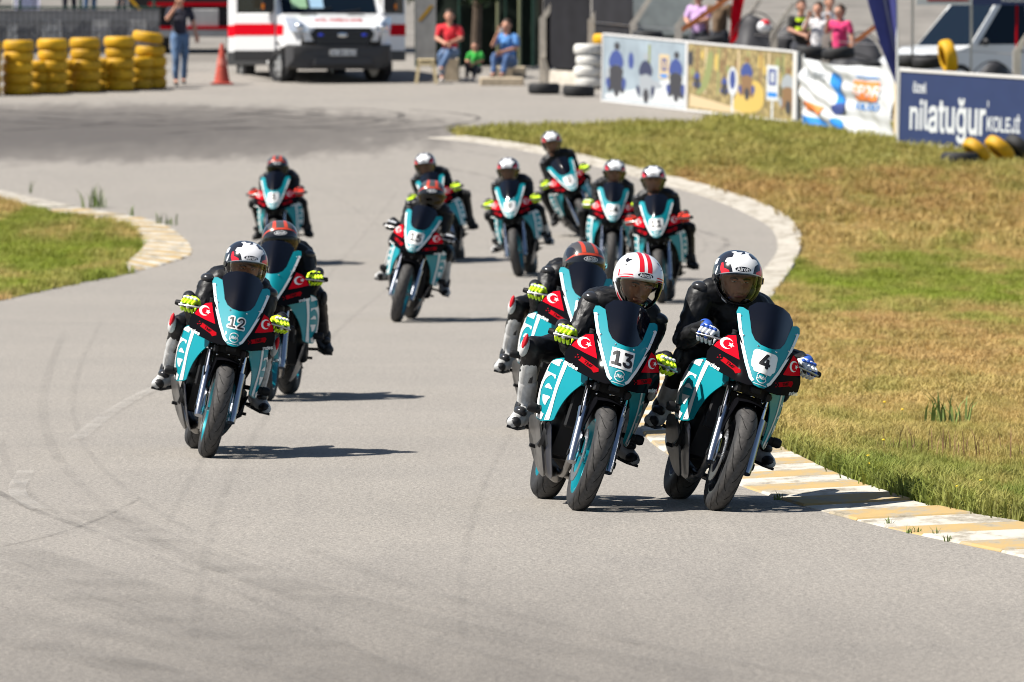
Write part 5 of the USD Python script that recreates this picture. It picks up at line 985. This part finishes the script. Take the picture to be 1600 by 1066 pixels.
# legs and poles behind that fence
for k, (X, Y, c1, c2, lab) in enumerate(((108, 27, 'dark_trousers', 'navy', 'person in dark trousers behind the mesh fence beside the white car'), (140, 27, 'orange', 'denim', 'person in orange clothes behind the mesh fence'), (190, 28, 'brown', 'dark_trousers', 'person with bare legs behind the mesh fence, right of the one in orange'))):
    person(lab, ground(X, Y), 20 * k, 'stand', cloth(c1, {'dark_trousers': (.02, .022, .03), 'orange': (.55, .10, .02), 'brown': (.10, .06, .03)}[c1]), cloth(c2, (.1, .1, .12)) if c2 != 'orange' else cloth('orange', (.5, .1, .02)))
t = thing('banner_flag', 'pale lilac cloth banner hanging beside the white car', 'banner', at(42, 40, 178)); part(t, 'cloth', drape(sbox(-.27, .25, .27, 1.2), lambda x, z: np.c_[x, .04 * np.sin(x * 12), z], 0, .006, .09), look('lilac_cloth', (.40, .39, .50), .9)); part(t, 'pole', rod((-.27, 0, -1.2), (-.27, 0, 1.3), .018), WHITE_P)
t = thing('barrier_pole', 'slanted yellow pole behind the mesh fence', 'pole', at(208, 8, 175)); part(t, 'pole_body', tube([(-.16, 0, .22), (0, 0, .06), (.16, 0, -.12)], .03, 8), TY_Y); part(t, 'pole_stay', rod((.16, 0, -.12), (.16, 0, -.75), .015), VBLACK)
# green mesh fence behind the spectators, tree shade put into the net colour
H = thing('net_fence', 'tall green net, darkened in colour as tree shade, on thin posts behind the seated spectators', 'fence', (0, 0, 0)); yb = 171.0; zb = float(gz(yb)); x0, x1 = at(648, 0, yb)[0], at(842, 0, yb)[0]
part(H, 'shade_net', drape(sbox(x0, zb + .02, x1, zb + 2.9), lambda x, z: np.c_[x, yb + .05 * np.sin(x * 7) + .03 * np.sin(z * 5), z], 0, .01, .25), GNET)
for X, m, r in ((652, FG, .04), (676, FG, .04), (718, FG, .03), (778, look('pale_green_post', (.16, .17, .10), .5), .035), (790, FG, .025), (812, look('pale_green_post', (0, 0, 0)), .035), (833, FG, .03)): p = at(X, 0, yb - .2); part(H, 'post', rod((p[0], yb - .2, zb - .05), (p[0], yb - .2, zb + 3), r), m)
LEAF = usdkit.material(stage, '/World/Looks/tree_leaf', {'oi': ('geometry', {}), 'r': ('rgb_ramp', {'ramp': [(0, (.012, .03, .006)), (.6, (.035, .07, .012)), (1, (.13, .15, .02))]}), 'd': ('principled_bsdf', {'roughness': .6}), 't': ('translucent_bsdf', {}), 'm': ('mix_closure', {'fac': .3})},
    [('oi.random_per_island', 'r.fac'), ('r.color', 'd.base_color'), ('r.color', 't.color'), ('d.BSDF', 'm.closure1'), ('t.BSDF', 'm.closure2')], surface='m.closure')
BARK = look('tree_bark', (.07, .05, .035), .9, var=.4, scale=12, bump=.6, bscale=20)
def tree(label, loc, h, r, n, seed):
    q = np.random.default_rng(seed); t = thing('tree', label, 'tree', loc)
    part(t, 'trunk', cat(tube([(0, 0, -.1), (.05, .02, h * .3), (-.04, 0, h * .6), (.03, 0, h * .9)], [.11, .09, .06, .02], 8), *[tube([(0, 0, h * f), (r * .4 * math.cos(a), r * .4 * math.sin(a), h * (f + .12)), (r * .75 * math.cos(a), r * .75 * math.sin(a), h * (f + .2))], [.05, .03, .01], 6) for f, a in ((.3, .5), (.4, 2.6), (.5, 4.4), (.55, 1.4), (.65, 3.4))]), BARK)
    c = []; cl = [(q.normal(0, r * .42), q.normal(0, r * .42), h * q.uniform(.35, .95)) for _ in range(26)]
    Vv, Ff = [], []
    for k in range(n):
        ctr = np.array(cl[k % 26]) + q.normal(0, r * .17, 3); a, b, d = q.normal(0, 1, (3, 3)); a /= np.linalg.norm(a); b -= a * (a @ b); b /= np.linalg.norm(b); L = q.uniform(.05, .10)
        s = len(Vv); Vv += [ctr - a * L, ctr + b * L * .45, ctr + a * L, ctr - b * L * .45]; Ff += [(s, s + 1, s + 2), (s, s + 2, s + 3)]
    part(t, 'crown', trimesh.Trimesh(Vv, Ff, process=False), LEAF, False); return t
for k, (X, d, h, r, lab) in enumerate(((668, 173.5, 3.4, .8, 'dark leafy tree behind the net right of the ambulance'), (742, 169.9, 3.9, .55, 'yellowish green tree overhanging the child in green'), (796, 173.5, 4.0, .9, 'broad dark tree behind the man in blue'), (838, 173, 4.0, .7, 'dark tree beside the first concrete post'))):
    p = at(X, 0, d); tree(lab, (p[0], d, float(gz(d))), h, r, 2600, 50 + k)
# concrete posts with bent tops and black net
C = thing('concrete_fence', 'fence of concrete posts with bent tops and black net behind the banners', 'fence', (0, 0, 0))
CP = [(848, 131, 163.5), (924, 122, 162.5), (990, 0, 160.5), (1060, 0, 159), (1156, 0, 157), (1209, 0, 155.5), (1290, 0, 153.5), (1589, 0, 147.5)]
pos = []
for X, Y, d in CP:
    p = at(X, 0, d); x, z = p[0], float(gz(d)); pos.append((x, d, z)); hh = 1.25 if X < 960 else 1.28
    part(C, 'post', cat(hullp([(x + a, d + b, z + c) for a in (-.065, .065) for b in (-.06, .06) for c in (-.05, hh)]), hullp([(x + a, d + b, z + hh - .03) for a in (-.062, .062) for b in (-.058, .058)] + [(x + .36 + a, d + b, z + hh + .52) for a in (-.05, .05) for b in (-.05, .05)])), CONC)
    if X < 960: part(C, 'post_stay', hullp([(x + a, d - .06 + b, z + .5) for a in (-.05, .05) for b in (-.05, .02)] + [(x + .14 + a, d - .06, z) for a in (-.06, .06)] + [(x + .14 + a, d - .0, z) for a in (-.06, .06)]), CONC)
for k in (0, 1):
    a, b = pos[k], pos[k + 1]
    part(C, 'black_net', drape(sbox(0.02, .30, .98, 1.75), lambda u, v, a=a, b=b: np.c_[a[0] + (b[0] - a[0]) * u, a[1] + .1 + (b[1] - a[1]) * u + .03 * np.sin(u * 20), a[2] + (b[2] - a[2]) * u + v], 0, .008, .12), DNET)
    part(C, 'base_wall', hullp([(a[0] + .07, a[1], a[2] - .05), (b[0] - .07, b[1], b[2] - .05), (a[0] + .07, a[1], a[2] + .26), (b[0] - .07, b[1], b[2] + .26), (a[0] + .07, a[1] + .1, a[2] + .26), (b[0] - .07, b[1] + .1, b[2] + .26)]), CONC)
for z_ in (.4, .8, 1.2): part(C, 'wire', tube([(x, d, z + z_) for x, d, z in pos[1:]], .008, 5), STEEL)
def hump(label, X, Y, d, w, h):
    p = at(X, Y, d); t = thing('covered_stack', label, 'cover', (p[0], d, float(gz(d)))); q = np.random.default_rng(int(X))
    m = sph((0, 0, .0), (w, .5, h), 3); m.vertices += .05 * np.sin(m.vertices[:, [1, 2, 0]] * 9 + q.uniform(0, 6)); part(t, 'cover_sheet', m, look('dark_grey_tarpaulin', (.028, .028, .032), .6, var=.3, scale=5), True); part(t, 'cover_cord', tube([(w * 1.03 * math.cos(a), -.52, h * 1.03 * abs(math.sin(a))) for a in np.linspace(.2, 2.9, 14)], .012, 5), VBLACK)
hump('dark tarpaulin heap behind the photo banner, left of a second heap', 1180, 60, 156.6, .62, 1.55); hump('dark tarpaulin heap right of the red flag, against a concrete post', 1234, 60, 155.9, .5, 1.42)
hump('dark tarpaulin heap behind the person in the neon striped vest', 1262, 60, 156.8, .7, 1.25); hump('dark tarpaulin heap behind the person in magenta, beside the indigo flag', 1345, 60, 156.5, .55, 1.2)
hump('black tarpaulin heap behind the white cloth banner', 1330, 90, 151.5, .75, 1.02)
hump('low black heap behind the top edge of the navy board', 1548, 100, 146.5, .55, 1.1)

q = np.random.default_rng(21)
for k, (X, d, n) in enumerate(((1012, 158.2, 5), (1110, 155.6, 5), (1268, 151.0, 5), (1310, 150.4, 5), (1352, 149.8, 4), (1425, 147.2, 5), (1450, 147.0, 5))):
    p = at(X, 0, d); NM = ['fence', 'people', 'vest wearer', 'magenta shirt', 'indigo flag', 'silver car bonnet', 'silver car wheel']
    loose_tyre(TY_B, 'black', f'dark tyre on top of a stack behind the banners, under the {NM[k]}' if k else 'dark tyre on top of a stack beside the grey green van', (p[0], d, float(gz(d)) + .2 * n + .1), (q.uniform(-6, 6), q.uniform(-6, 6), 0))
p = at(654, 0, 168.5); t = thing('pale_board', 'narrow pale board with a yellow slash right of the ambulance door', 'board', (p[0], 168.5, float(gz(168.5)))); part(t, 'board_panel', bx(-.06, .34, -.02, .02, .25, 2.6), look('pale_board', (.30, .29, .27), .8, var=.2, scale=4)); part(t, 'yellow_slash', hullp([(-.02, -.024, 1.0), (.06, -.024, 1.0), (.3, -.024, 1.3), (.22, -.024, 1.3), (.1, -.018, 1.1)]), TY_Y); part(t, 'leg', bx(-.03, .02, -.03, .03, -.05, .25), VBLACK); part(t, 'leg', bx(.27, .32, -.03, .03, -.05, .25), VBLACK)
# ------------------------------------------------------------------ banners, flags, tent
def frame_of(l, r): v = (r - l)[:2]; L = np.linalg.norm(v); return math.degrees(math.atan2(v[1], v[0])), L
PRW = look('print_white', (.44, .46, .47), .6); PRB = look('print_blue', (.035, .055, .18), .6); PRD = look('print_dark_blue', (.03, .035, .07), .6); PRK = look('print_black', (.035, .035, .04), .6); PRY = look('print_yellow', (.42, .30, .08), .6); PRO = look('print_brown', (.17, .10, .05), .6); PRG = look('print_green', (.18, .20, .08), .6); PRS = look('print_sand', (.42, .33, .20), .6); PRO2 = look('print_orange', (.66, .19, .05), .6); PRC = look('print_sky_blue', (.015, .16, .46), .6); PRGY = look('print_grey', (.24, .26, .28), .6); FRM = look('white_frame', (.48, .47, .46), .5)
PALE = look('print_pale_sky', (.22, .265, .30), .6, var=.2, scale=1.6); WOOD = look('print_autumn_wood', (.21, .165, .075), .7, var=.75, scale=9)
def flat_fn(x, z): return np.c_[x, np.zeros(len(x)), z]
XS = 1.0
def stick(parent, name, poly, lvl, m): return part(parent, name, drape(affinity.scale(poly, XS, 1, origin=(0, 0)), lambda x, z: np.c_[x, np.full(len(x), -.012 - .002 * lvl), z], 0, 0, 3.0), m, False)
l, r = ground(941, 160), ground(1243, 194); yaw, L0 = frame_of(l, r); Hh = 1.24; L = 3.4; XS = L0 / L
B = thing('photo_banner', 'long white framed banner with pictures of motorcyclists and autumn woods', 'banner', l, yaw); UsdGeom.Xformable(B).AddRotateYOp().Set(math.degrees(math.atan2(l[2] - r[2], L0)))
sp = L * .452; LS = sp * XS
pl = part(B, 'left_picture', bx(.03, LS - .02, -.012, .012, .05, Hh - .03), PALE); pr = part(B, 'right_picture', bx(LS + .02, L0 - .03, -.012, .012, .05, Hh - .03), WOOD)
for a, b, c, d in ((0, .05, 0, Hh), (LS - .05, LS + .05, 0, Hh), (L0 - .08, L0 + .08, -.05, Hh)): part(B, 'frame_post', bx(a, b, -.03, .03, c, d, .006), FRM)
part(B, 'frame_rail', bx(.05, L0 - .08, -.028, .028, Hh - .03, Hh + .01, .006), FRM); part(B, 'frame_rail', bx(.05, L0 - .08, -.026, .026, .01, .05, .006), FRM)
def biker(parent, x, z, s, m1, m2):
    P = lambda *q: Polygon(smoothpoly([(x + a * s, z + b * s) for a, b in q], 1)).buffer(0)
    stick(parent, 'motorcycle_print', P((-.13, .02), (-.15, .2), (-.10, .30), (-.12, .44), (.02, .50), (.13, .42), (.10, .30), (.16, .16), (.12, .0), (.04, .1), (-.04, .1)), 1, m1)
    stick(parent, 'front_wheel_print', affinity.translate(affinity.scale(Point(0, 0).buffer(1, 10), .05 * s, .13 * s), x + .01 * s, z + .10 * s), 1.6, PRK)
    stick(parent, 'rider_suit_print', P((-.11, .44), (-.13, .56), (-.07, .70), (.0, .74), (.08, .69), (.13, .54), (.09, .44), (.03, .50), (-.04, .48)), 2, m2)
    stick(parent, 'rider_head_print', affinity.translate(affinity.scale(Point(0, 0).buffer(1, 8), .045 * s, .062 * s), x + .01 * s, z + .80 * s), 2.4, m1)
    stick(parent, 'rider_leg_print', P((-.14, .30), (-.18, .20), (-.12, .06), (-.09, .2)), 2.2, m2); stick(parent, 'rider_leg_print', P((.13, .32), (.18, .22), (.13, .06), (.09, .2)), 2.2, m2)
stick(pl, 'road_print', Polygon([(.06, .08), (.06, .16), (.55, .28), (1.1, .5), (sp - .05, .62), (sp - .05, .08)]), .5, PRW); stick(pl, 'hill_print', ring_poly([(.65, .40), (.95, .52), (1.15, .40), (1.0, .33), (.8, .34)]), .6, PRGY); stick(pl, 'hill_print', ring_poly([(.05, .3), (.05, .62), (.2, .70), (.45, .42), (.35, .28)]), .6, PRGY)
biker(pl, .26, .16, 1.1, PRK, PRB); biker(pl, .80, .10, 1.0, PRGY, PRD); biker(pl, 1.34, .18, 1.0, PRK, PRB); stick(pl, 'pole_print', sbox(.84, .7, .88, 1.12), .9, PRG)
stick(pl, 'oval_sign_print', affinity.scale(Point(0, 0).buffer(1), .05, .14).buffer(0).__class__(affinity.translate(affinity.scale(Point(0, 0).buffer(1), .05, .15), .53, .80)), 1, PRB)
stick(pl, 'sign_print', sbox(1.06, .55, 1.20, .95).buffer(.02), 1, PRS); stick(pl, 'sign_mark_print', sbox(1.085, .68, 1.175, .90).difference(sbox(1.11, .72, 1.15, .86)), 2, PRB); stick(pl, 'sign_band_print', sbox(1.07, .56, 1.19, .62), 2, PRC)
q = np.random.default_rng(4)
for k in range(9): x = sp + .08 + (L - sp - .2) * k / 9 + q.uniform(0, .08); stick(pr, 'trunk_print', Polygon([(x, .35), (x + .03, .35), (x + .045, Hh - .06), (x + .015, Hh - .06)]), .5, (PRO, PRS, PRG)[k % 3])
stick(pr, 'road_print', Polygon([(sp + .05, .10), (sp + .05, .32), (sp + .9, .16), (sp + 1.0, .06)]), .7, PRS); stick(pr, 'field_print', ring_poly([(sp + .75, .1), (sp + .9, .5), (sp + 1.2, .72), (sp + 1.36, .5), (sp + 1.3, .1)]), .8, PRY); stick(pr, 'path_print', ring_poly([(sp + .22, .3), (sp + .40, .5), (sp + .48, 1.1), (sp + .36, 1.12), (sp + .30, .6), (sp + .14, .36)]), .9, PRG)
biker(pr, sp + .66, .36, .42, PRK, PRB); biker(pr, sp + 1.04, .34, .85, PRO, PRB); biker(pr, sp + 1.74, .18, .9, PRO, PRGY); biker(pr, sp + .18, .42, .4, PRK, PRB)
stick(pr, 'oval_sign_print', affinity.translate(affinity.scale(Point(0, 0).buffer(1), .085, .25), sp + .80, .62), 1.5, PRW); stick(pr, 'oval_mark_print', affinity.translate(affinity.scale(Point(0, 0).buffer(1), .05, .17), sp + .80, .65), 2.5, PRB); stick(pr, 'sign_pole_print', sbox(sp + .785, .05, sp + .815, .38), 1.4, PRW)
stick(pr, 'sign_print', sbox(sp + 1.38, .36, sp + 1.58, .96), 1.5, PRW); stick(pr, 'sign_mark_print', sbox(sp + 1.42, .62, sp + 1.54, .90).difference(sbox(sp + 1.455, .67, sp + 1.505, .85)), 2.5, PRB); stick(pr, 'sign_band_print', sbox(sp + 1.40, .42, sp + 1.56, .50), 2.5, PRC); stick(pr, 'sign_pole_print', sbox(sp + 1.465, .05, sp + 1.495, .37), 1.4, PRW)
q = np.random.default_rng(9)
for k in range(16):
    x = sp + .05 + q.uniform(0, L - sp - .15); z = q.uniform(.45, 1.05); stick(pr, 'leaf_patch_print', affinity.translate(affinity.scale(Point(0, 0).buffer(1, 4), q.uniform(.02, .05), q.uniform(.06, .16)), x, z), .3, (PRO, PRY, PRG, PRK)[k % 4])
# white cloth banner
l, r = ground(1251, 198), ground(1395, 218); yaw, L0 = frame_of(l, r); Hh = 1.17; L = 1.57; XS = L0 / L
B = thing('cloth_banner', 'wrinkled white cloth banner with a blue wave and an orange box', 'banner', l, yaw); UsdGeom.Xformable(B).AddRotateYOp().Set(math.degrees(math.atan2(l[2] - r[2], L0)))
def cfn(x, z):
    u, v = x / L, z / Hh; sag = .07 * np.sin(np.pi * np.clip(u / .62, 0, 1)) * v; w = .03 * np.sin(9 * u + 7 * v) + .05 * np.sin(26 * (v * .9 + u * .55) + 2.5 * np.sin(5 * u)) * np.clip(1.15 - u, .15, 1) * .6 + .02 * np.sin(40 * u + 8 * v)
    return np.c_[x * XS, w, z - sag + .02 * np.sin(7 * u)]
CLOTH = look('banner_white_cloth', (.42, .43, .44), .8)
f = part(B, 'cloth', drape(sbox(0, .03, L, Hh), cfn, 0, .004, .03), CLOTH, 50)
def pr_(name, poly, m, o=.004): part(f, name, drape(poly, lambda x, z: cfn(x, z) - (0, .008 + o * 3, 0), 0, 0, .03), m, 50)
pr_('blue_wave_print', ring_poly([(.48, Hh - .14), (.72, Hh - .12), (.70, .80), (.76, .55), (.78, .36), (.62, .32), (.63, .55), (.50, .85)]), PRC); pr_('dark_wave_print', ring_poly([(.56, .45), (.76, .55), (.80, .36), (.60, .28)]), PRB, .006)
pr_('orange_box_print', sbox(.95, .60, 1.33, .92), PRO2); pr_('box_lettering', affinity.translate(affinity.scale(text_poly('SPOR', .17), .72, 1), 1.14, .76), PRW, .006)
pr_('blue_lettering', affinity.translate(affinity.scale(text_poly('KULÜBÜ', .10), .8, 1), 1.14, .50), PRC); pr_('blue_lettering', affinity.translate(affinity.scale(text_poly('YARIŞ', .13), .7, 1), .24, .92), PRGY); pr_('small_line_print', sbox(.98, .98, 1.32, 1.0), PRC)
pr_('orange_lettering', affinity.rotate(sbox(.08, .27, .40, .42), -12), PRO2); pr_('pale_blue_foot_print', Polygon([(.0, .04), (.0, .20), (.45, .14), (.5, .04)]), PRC); pr_('pale_blue_foot_print', ring_poly([(.5, .08), (.6, .25), (.75, .22), (.8, .05)]), PRC)
for x in (.0, L): part(B, 'post', rod((x * XS, .03, -.05), (x * XS, .03, Hh + .06), .02), FRM)
part(B, 'side_strip', bx(L0 + .05, L0 + .4, -.01, .01, .1, Hh - .2), PRS)
# navy board
XS = 1.0
l, r = ground(1404, 228), ground(1600, 243); yaw, L = frame_of(l, r); Lb = L * 1.35; Hh = 1.24
B = thing('navy_board', 'navy advertising board with large white lettering', 'board', l, yaw); UsdGeom.Xformable(B).AddRotateYOp().Set(math.degrees(math.atan2(l[2] - r[2], L)))
pb = part(B, 'board_panel', bx(.03, Lb, -.012, .012, .06, Hh - .03), look('navy_print', (.018, .030, .085), .55, var=.08, scale=2))
for a, b, c, d in ((0, .03, 0, Hh), (Lb, Lb + .03, 0, Hh)): part(B, 'frame_post', bx(a, b, -.03, .03, c, d, .006), FRM)
part(B, 'frame_rail', bx(.03, Lb, -.028, .028, Hh - .03, Hh + .02, .006), FRM); part(B, 'frame_rail', bx(.03, Lb, -.026, .026, .02, .06, .006), FRM)
def fit(s, x0, z0, x1, z1, bold=True):
    g = text_poly(s, 1.0, bold); b = g.bounds; g = affinity.translate(g, -b[0], -b[1]); return affinity.translate(affinity.scale(g, (x1 - x0) / (b[2] - b[0]), (z1 - z0) / (b[3] - b[1]), origin=(0, 0)), x0, z0)
kx = L / 196.0
stick(pb, 'lettering', fit('nil', 18 * kx, .28, 47 * kx, .78), 1, PRW); stick(pb, 'lettering', fit('atuğur', 47 * kx, .10, 137 * kx, .84), 1, PRW); stick(pb, 'apostrophe', affinity.translate(sbox(-.01, -.05, .015, .05), 140 * kx, .78), 1, PRW)
stick(pb, 'thin_lettering', fit('KOLEJİ', 139 * kx, .34, 190 * kx, .64), 1, PRW); stick(pb, 'small_lettering', fit('özel', 22 * kx, .88, 43 * kx, 1.06), 1, PRW)
# flags
p = ground(1402, 224); t = thing('feather_flag', 'tall indigo feather flag on a white pole left of the navy board', 'flag', p); s_ = FPX / p[1]
FLAG_M = look('indigo_flag_cloth', (.045, .05, .20), .8, var=.12, scale=3); part(t, 'pole', tube([(0, 0, -.05), (.0, 0, 1.5), (-.02, 0, 2.6), (-.12, 0, 3.6)], [.022, .02, .016, .01], 8), WHITE_P)
part(t, 'flag_cloth', drape(Polygon([(-.02, .95), (-.015, 1.6), (-.03, 2.6), (-.14, 3.5), (-.55, 3.4), (-.56, 2.6), (-.46, 2.2), (-.28, 1.6)]), lambda x, z: np.c_[x, .05 * np.sin(x * 14 + z * 2), z], 0, .006, .08), FLAG_M, 50); part(t, 'pale_flag_fold', drape(Polygon([(-.05, 1.5), (-.03, 1.5), (-.22, 2.5), (-.26, 2.5)]), lambda x, z: np.c_[x, .05 * np.sin(x * 14 + z * 2) - .012, z], 0, 0, .08), look('pale_flag_print', (.20, .21, .36), .8), 50)
p = at(1139, 0, 156.5); t = thing('feather_flag', 'red feather flag behind the photo banner', 'flag', (p[0], 156.5, float(gz(156.5)))); part(t, 'pole', rod((-.02, .02, 0), (.16, .02, 2.6), .012), VBLACK)
part(t, 'flag_cloth', drape(Polygon([(.0, 1.02), (.14, 1.08), (.38, 2.4), (.12, 2.4)]), lambda x, z: np.c_[x, .03 * np.sin(x * 12 + z * 3), z], 0, .006, .08), RED, 50)
for (a, b, lab) in (((1065, 47), (1134, 0), 'orange tape strung up to the right behind the photo banner'), ((1256, 82), (1290, 38), 'orange tape beside the person in a high visibility vest'), ((1300, 92), (1362, 46), 'orange tape between the person in magenta and the indigo flag')):
    P0, P1 = at(*a, 154.0), at(*b, 154.6); d = P1 - P0; P1 = P0 + d * 1.15; t = thing('barrier_tape', lab, 'tape', P0); n = np.array([0, 0, .05]); part(t, 'tape_strip', hullp([-n, n, P1 - P0 - n, P1 - P0 + n, n + (0, .01, 0), P1 - P0 + (0, .01, .05)]), PRO2); part(t, 'tape_knot', sph(P1 - P0, .06, 1), PRO2)
# people behind the banners
G2 = [('woman in a lilac shirt behind the photo banner', 1092, 157.2, 'lilac', (.42, .27, .48), -30, LAP, .98), ('person in a brown shirt right of the woman in lilac', 1124, 157.0, 'brown', (.10, .062, .034), 160, None, 1.0), ('person in a dark vest with neon stripes leaning over the fence', 1252, 154.4, 'hivis', (.02, .02, .018), 15, LAP, 1.0), ('person in a white shirt between the vest wearer and the person in magenta', 1279, 154.0, 'white', (.52, .51, .52), -20, RAISE_L, .98), ('person in a magenta shirt, rightmost at the fence', 1313, 153.2, 'magenta', (.48, .02, .11), -40, RAISE_L, .97), ('person in a pale grey shirt behind the one in magenta', 1296, 155.4, 'palegrey', (.36, .36, .38), 10, None, 1.02)]
for lab, X, d, cn, cc, yw, ar, sc in G2:
    p = at(X, 0, d); person(lab, (p[0], d, float(gz(d)) + (.26 if X < 1130 else .15)), yw, 'stand', cloth(cn, cc), cloth('dark_trousers', (0, 0, 0)), arms=ar, s=sc, sleeve=.35)
p = at(1389, 0, 154); 
t = thing('helmet', 'white and red helmet resting on the fence post', 'helmet', at(1194, 42, 155.0)); part(t, 'helmet_shell', sph((0, 0, 0), (.13, .15, .12), 2), H_WHITE, True); part(t, 'helmet_patch', sph((0.02, -.02, .05), (.10, .12, .085), 2), H_RED, True)
# canopy at the right
x0, d = at(1432, 0, 148)[0], 148.0; z0 = float(gz(d)); zt = at(1500, 8, d)[2]
t = thing('canopy_tent', 'blue and white canopy tent over the silver car', 'tent', (x0, d, z0)); hh = zt - z0
part(t, 'white_valance', bx(0, .95, -.01, .01, hh, hh + .3), PRW); part(t, 'blue_valance', bx(.95, 3.2, -.01, .01, hh, hh + .3), look('navy_print', (0, 0, 0))); part(t, 'valance_lettering', drape(affinity.translate(text_poly('KOLEJİ', .10), 1.7, hh + .11), lambda x, z: np.c_[x, np.full(len(x), -.013), z], 0, 0, 3), PRW, False); part(t, 'valance_line', bx(.18, .9, -.014, -.011, hh + .07, hh + .11), RED2)
part(t, 'roof', hullp([(0, 0, hh + .3), (3.2, 0, hh + .3), (0, 2.6, hh + .3), (3.2, 2.6, hh + .3), (1.6, 1.3, hh + .85)]), look('navy_print', (0, 0, 0)))
for X, m in ((.94, STEEL), (3.15, STEEL), (1.72, RED2)): part(t, 'leg', rod((X, .05, -.05), (X, .05, hh + .3), .022), m)
part(t, 'leg', rod((.05, 2.55, -.05), (.05, 2.55, hh + .3), .022), STEEL)
loose_tyre(TY_Y, 'yellow', 'yellow tyre standing on edge before the silver car', (at(1481, 0, 146.3)[0], 146.3, at(1481, 88, 146.3)[2]), (0, 78, 12))
p = at(1481, 0, 146.3); zg = float(gz(146.3))
for j in range(3): loose_tyre(TY_B, 'black', f'black tyre, {ORD[j] if j < 2 else "topmost"} of the stack under the standing yellow tyre', (p[0] + .05, 146.5, zg + .10 + .2 * j), (0, 0, 40 * j))

# neon stripes of that vest
_v = [c for c in stage.GetPrimAtPath('/World').GetChildren() if c.GetCustomDataByKey('label') and 'neon stripes' in c.GetCustomDataByKey('label')][0]
for z in (1.20, 1.36): part(_v, 'neon_stripe', lathe([(z, .150), (z + .06, .150), (z + .06, .156), (z, .156)], 24, 'z'), NEON)
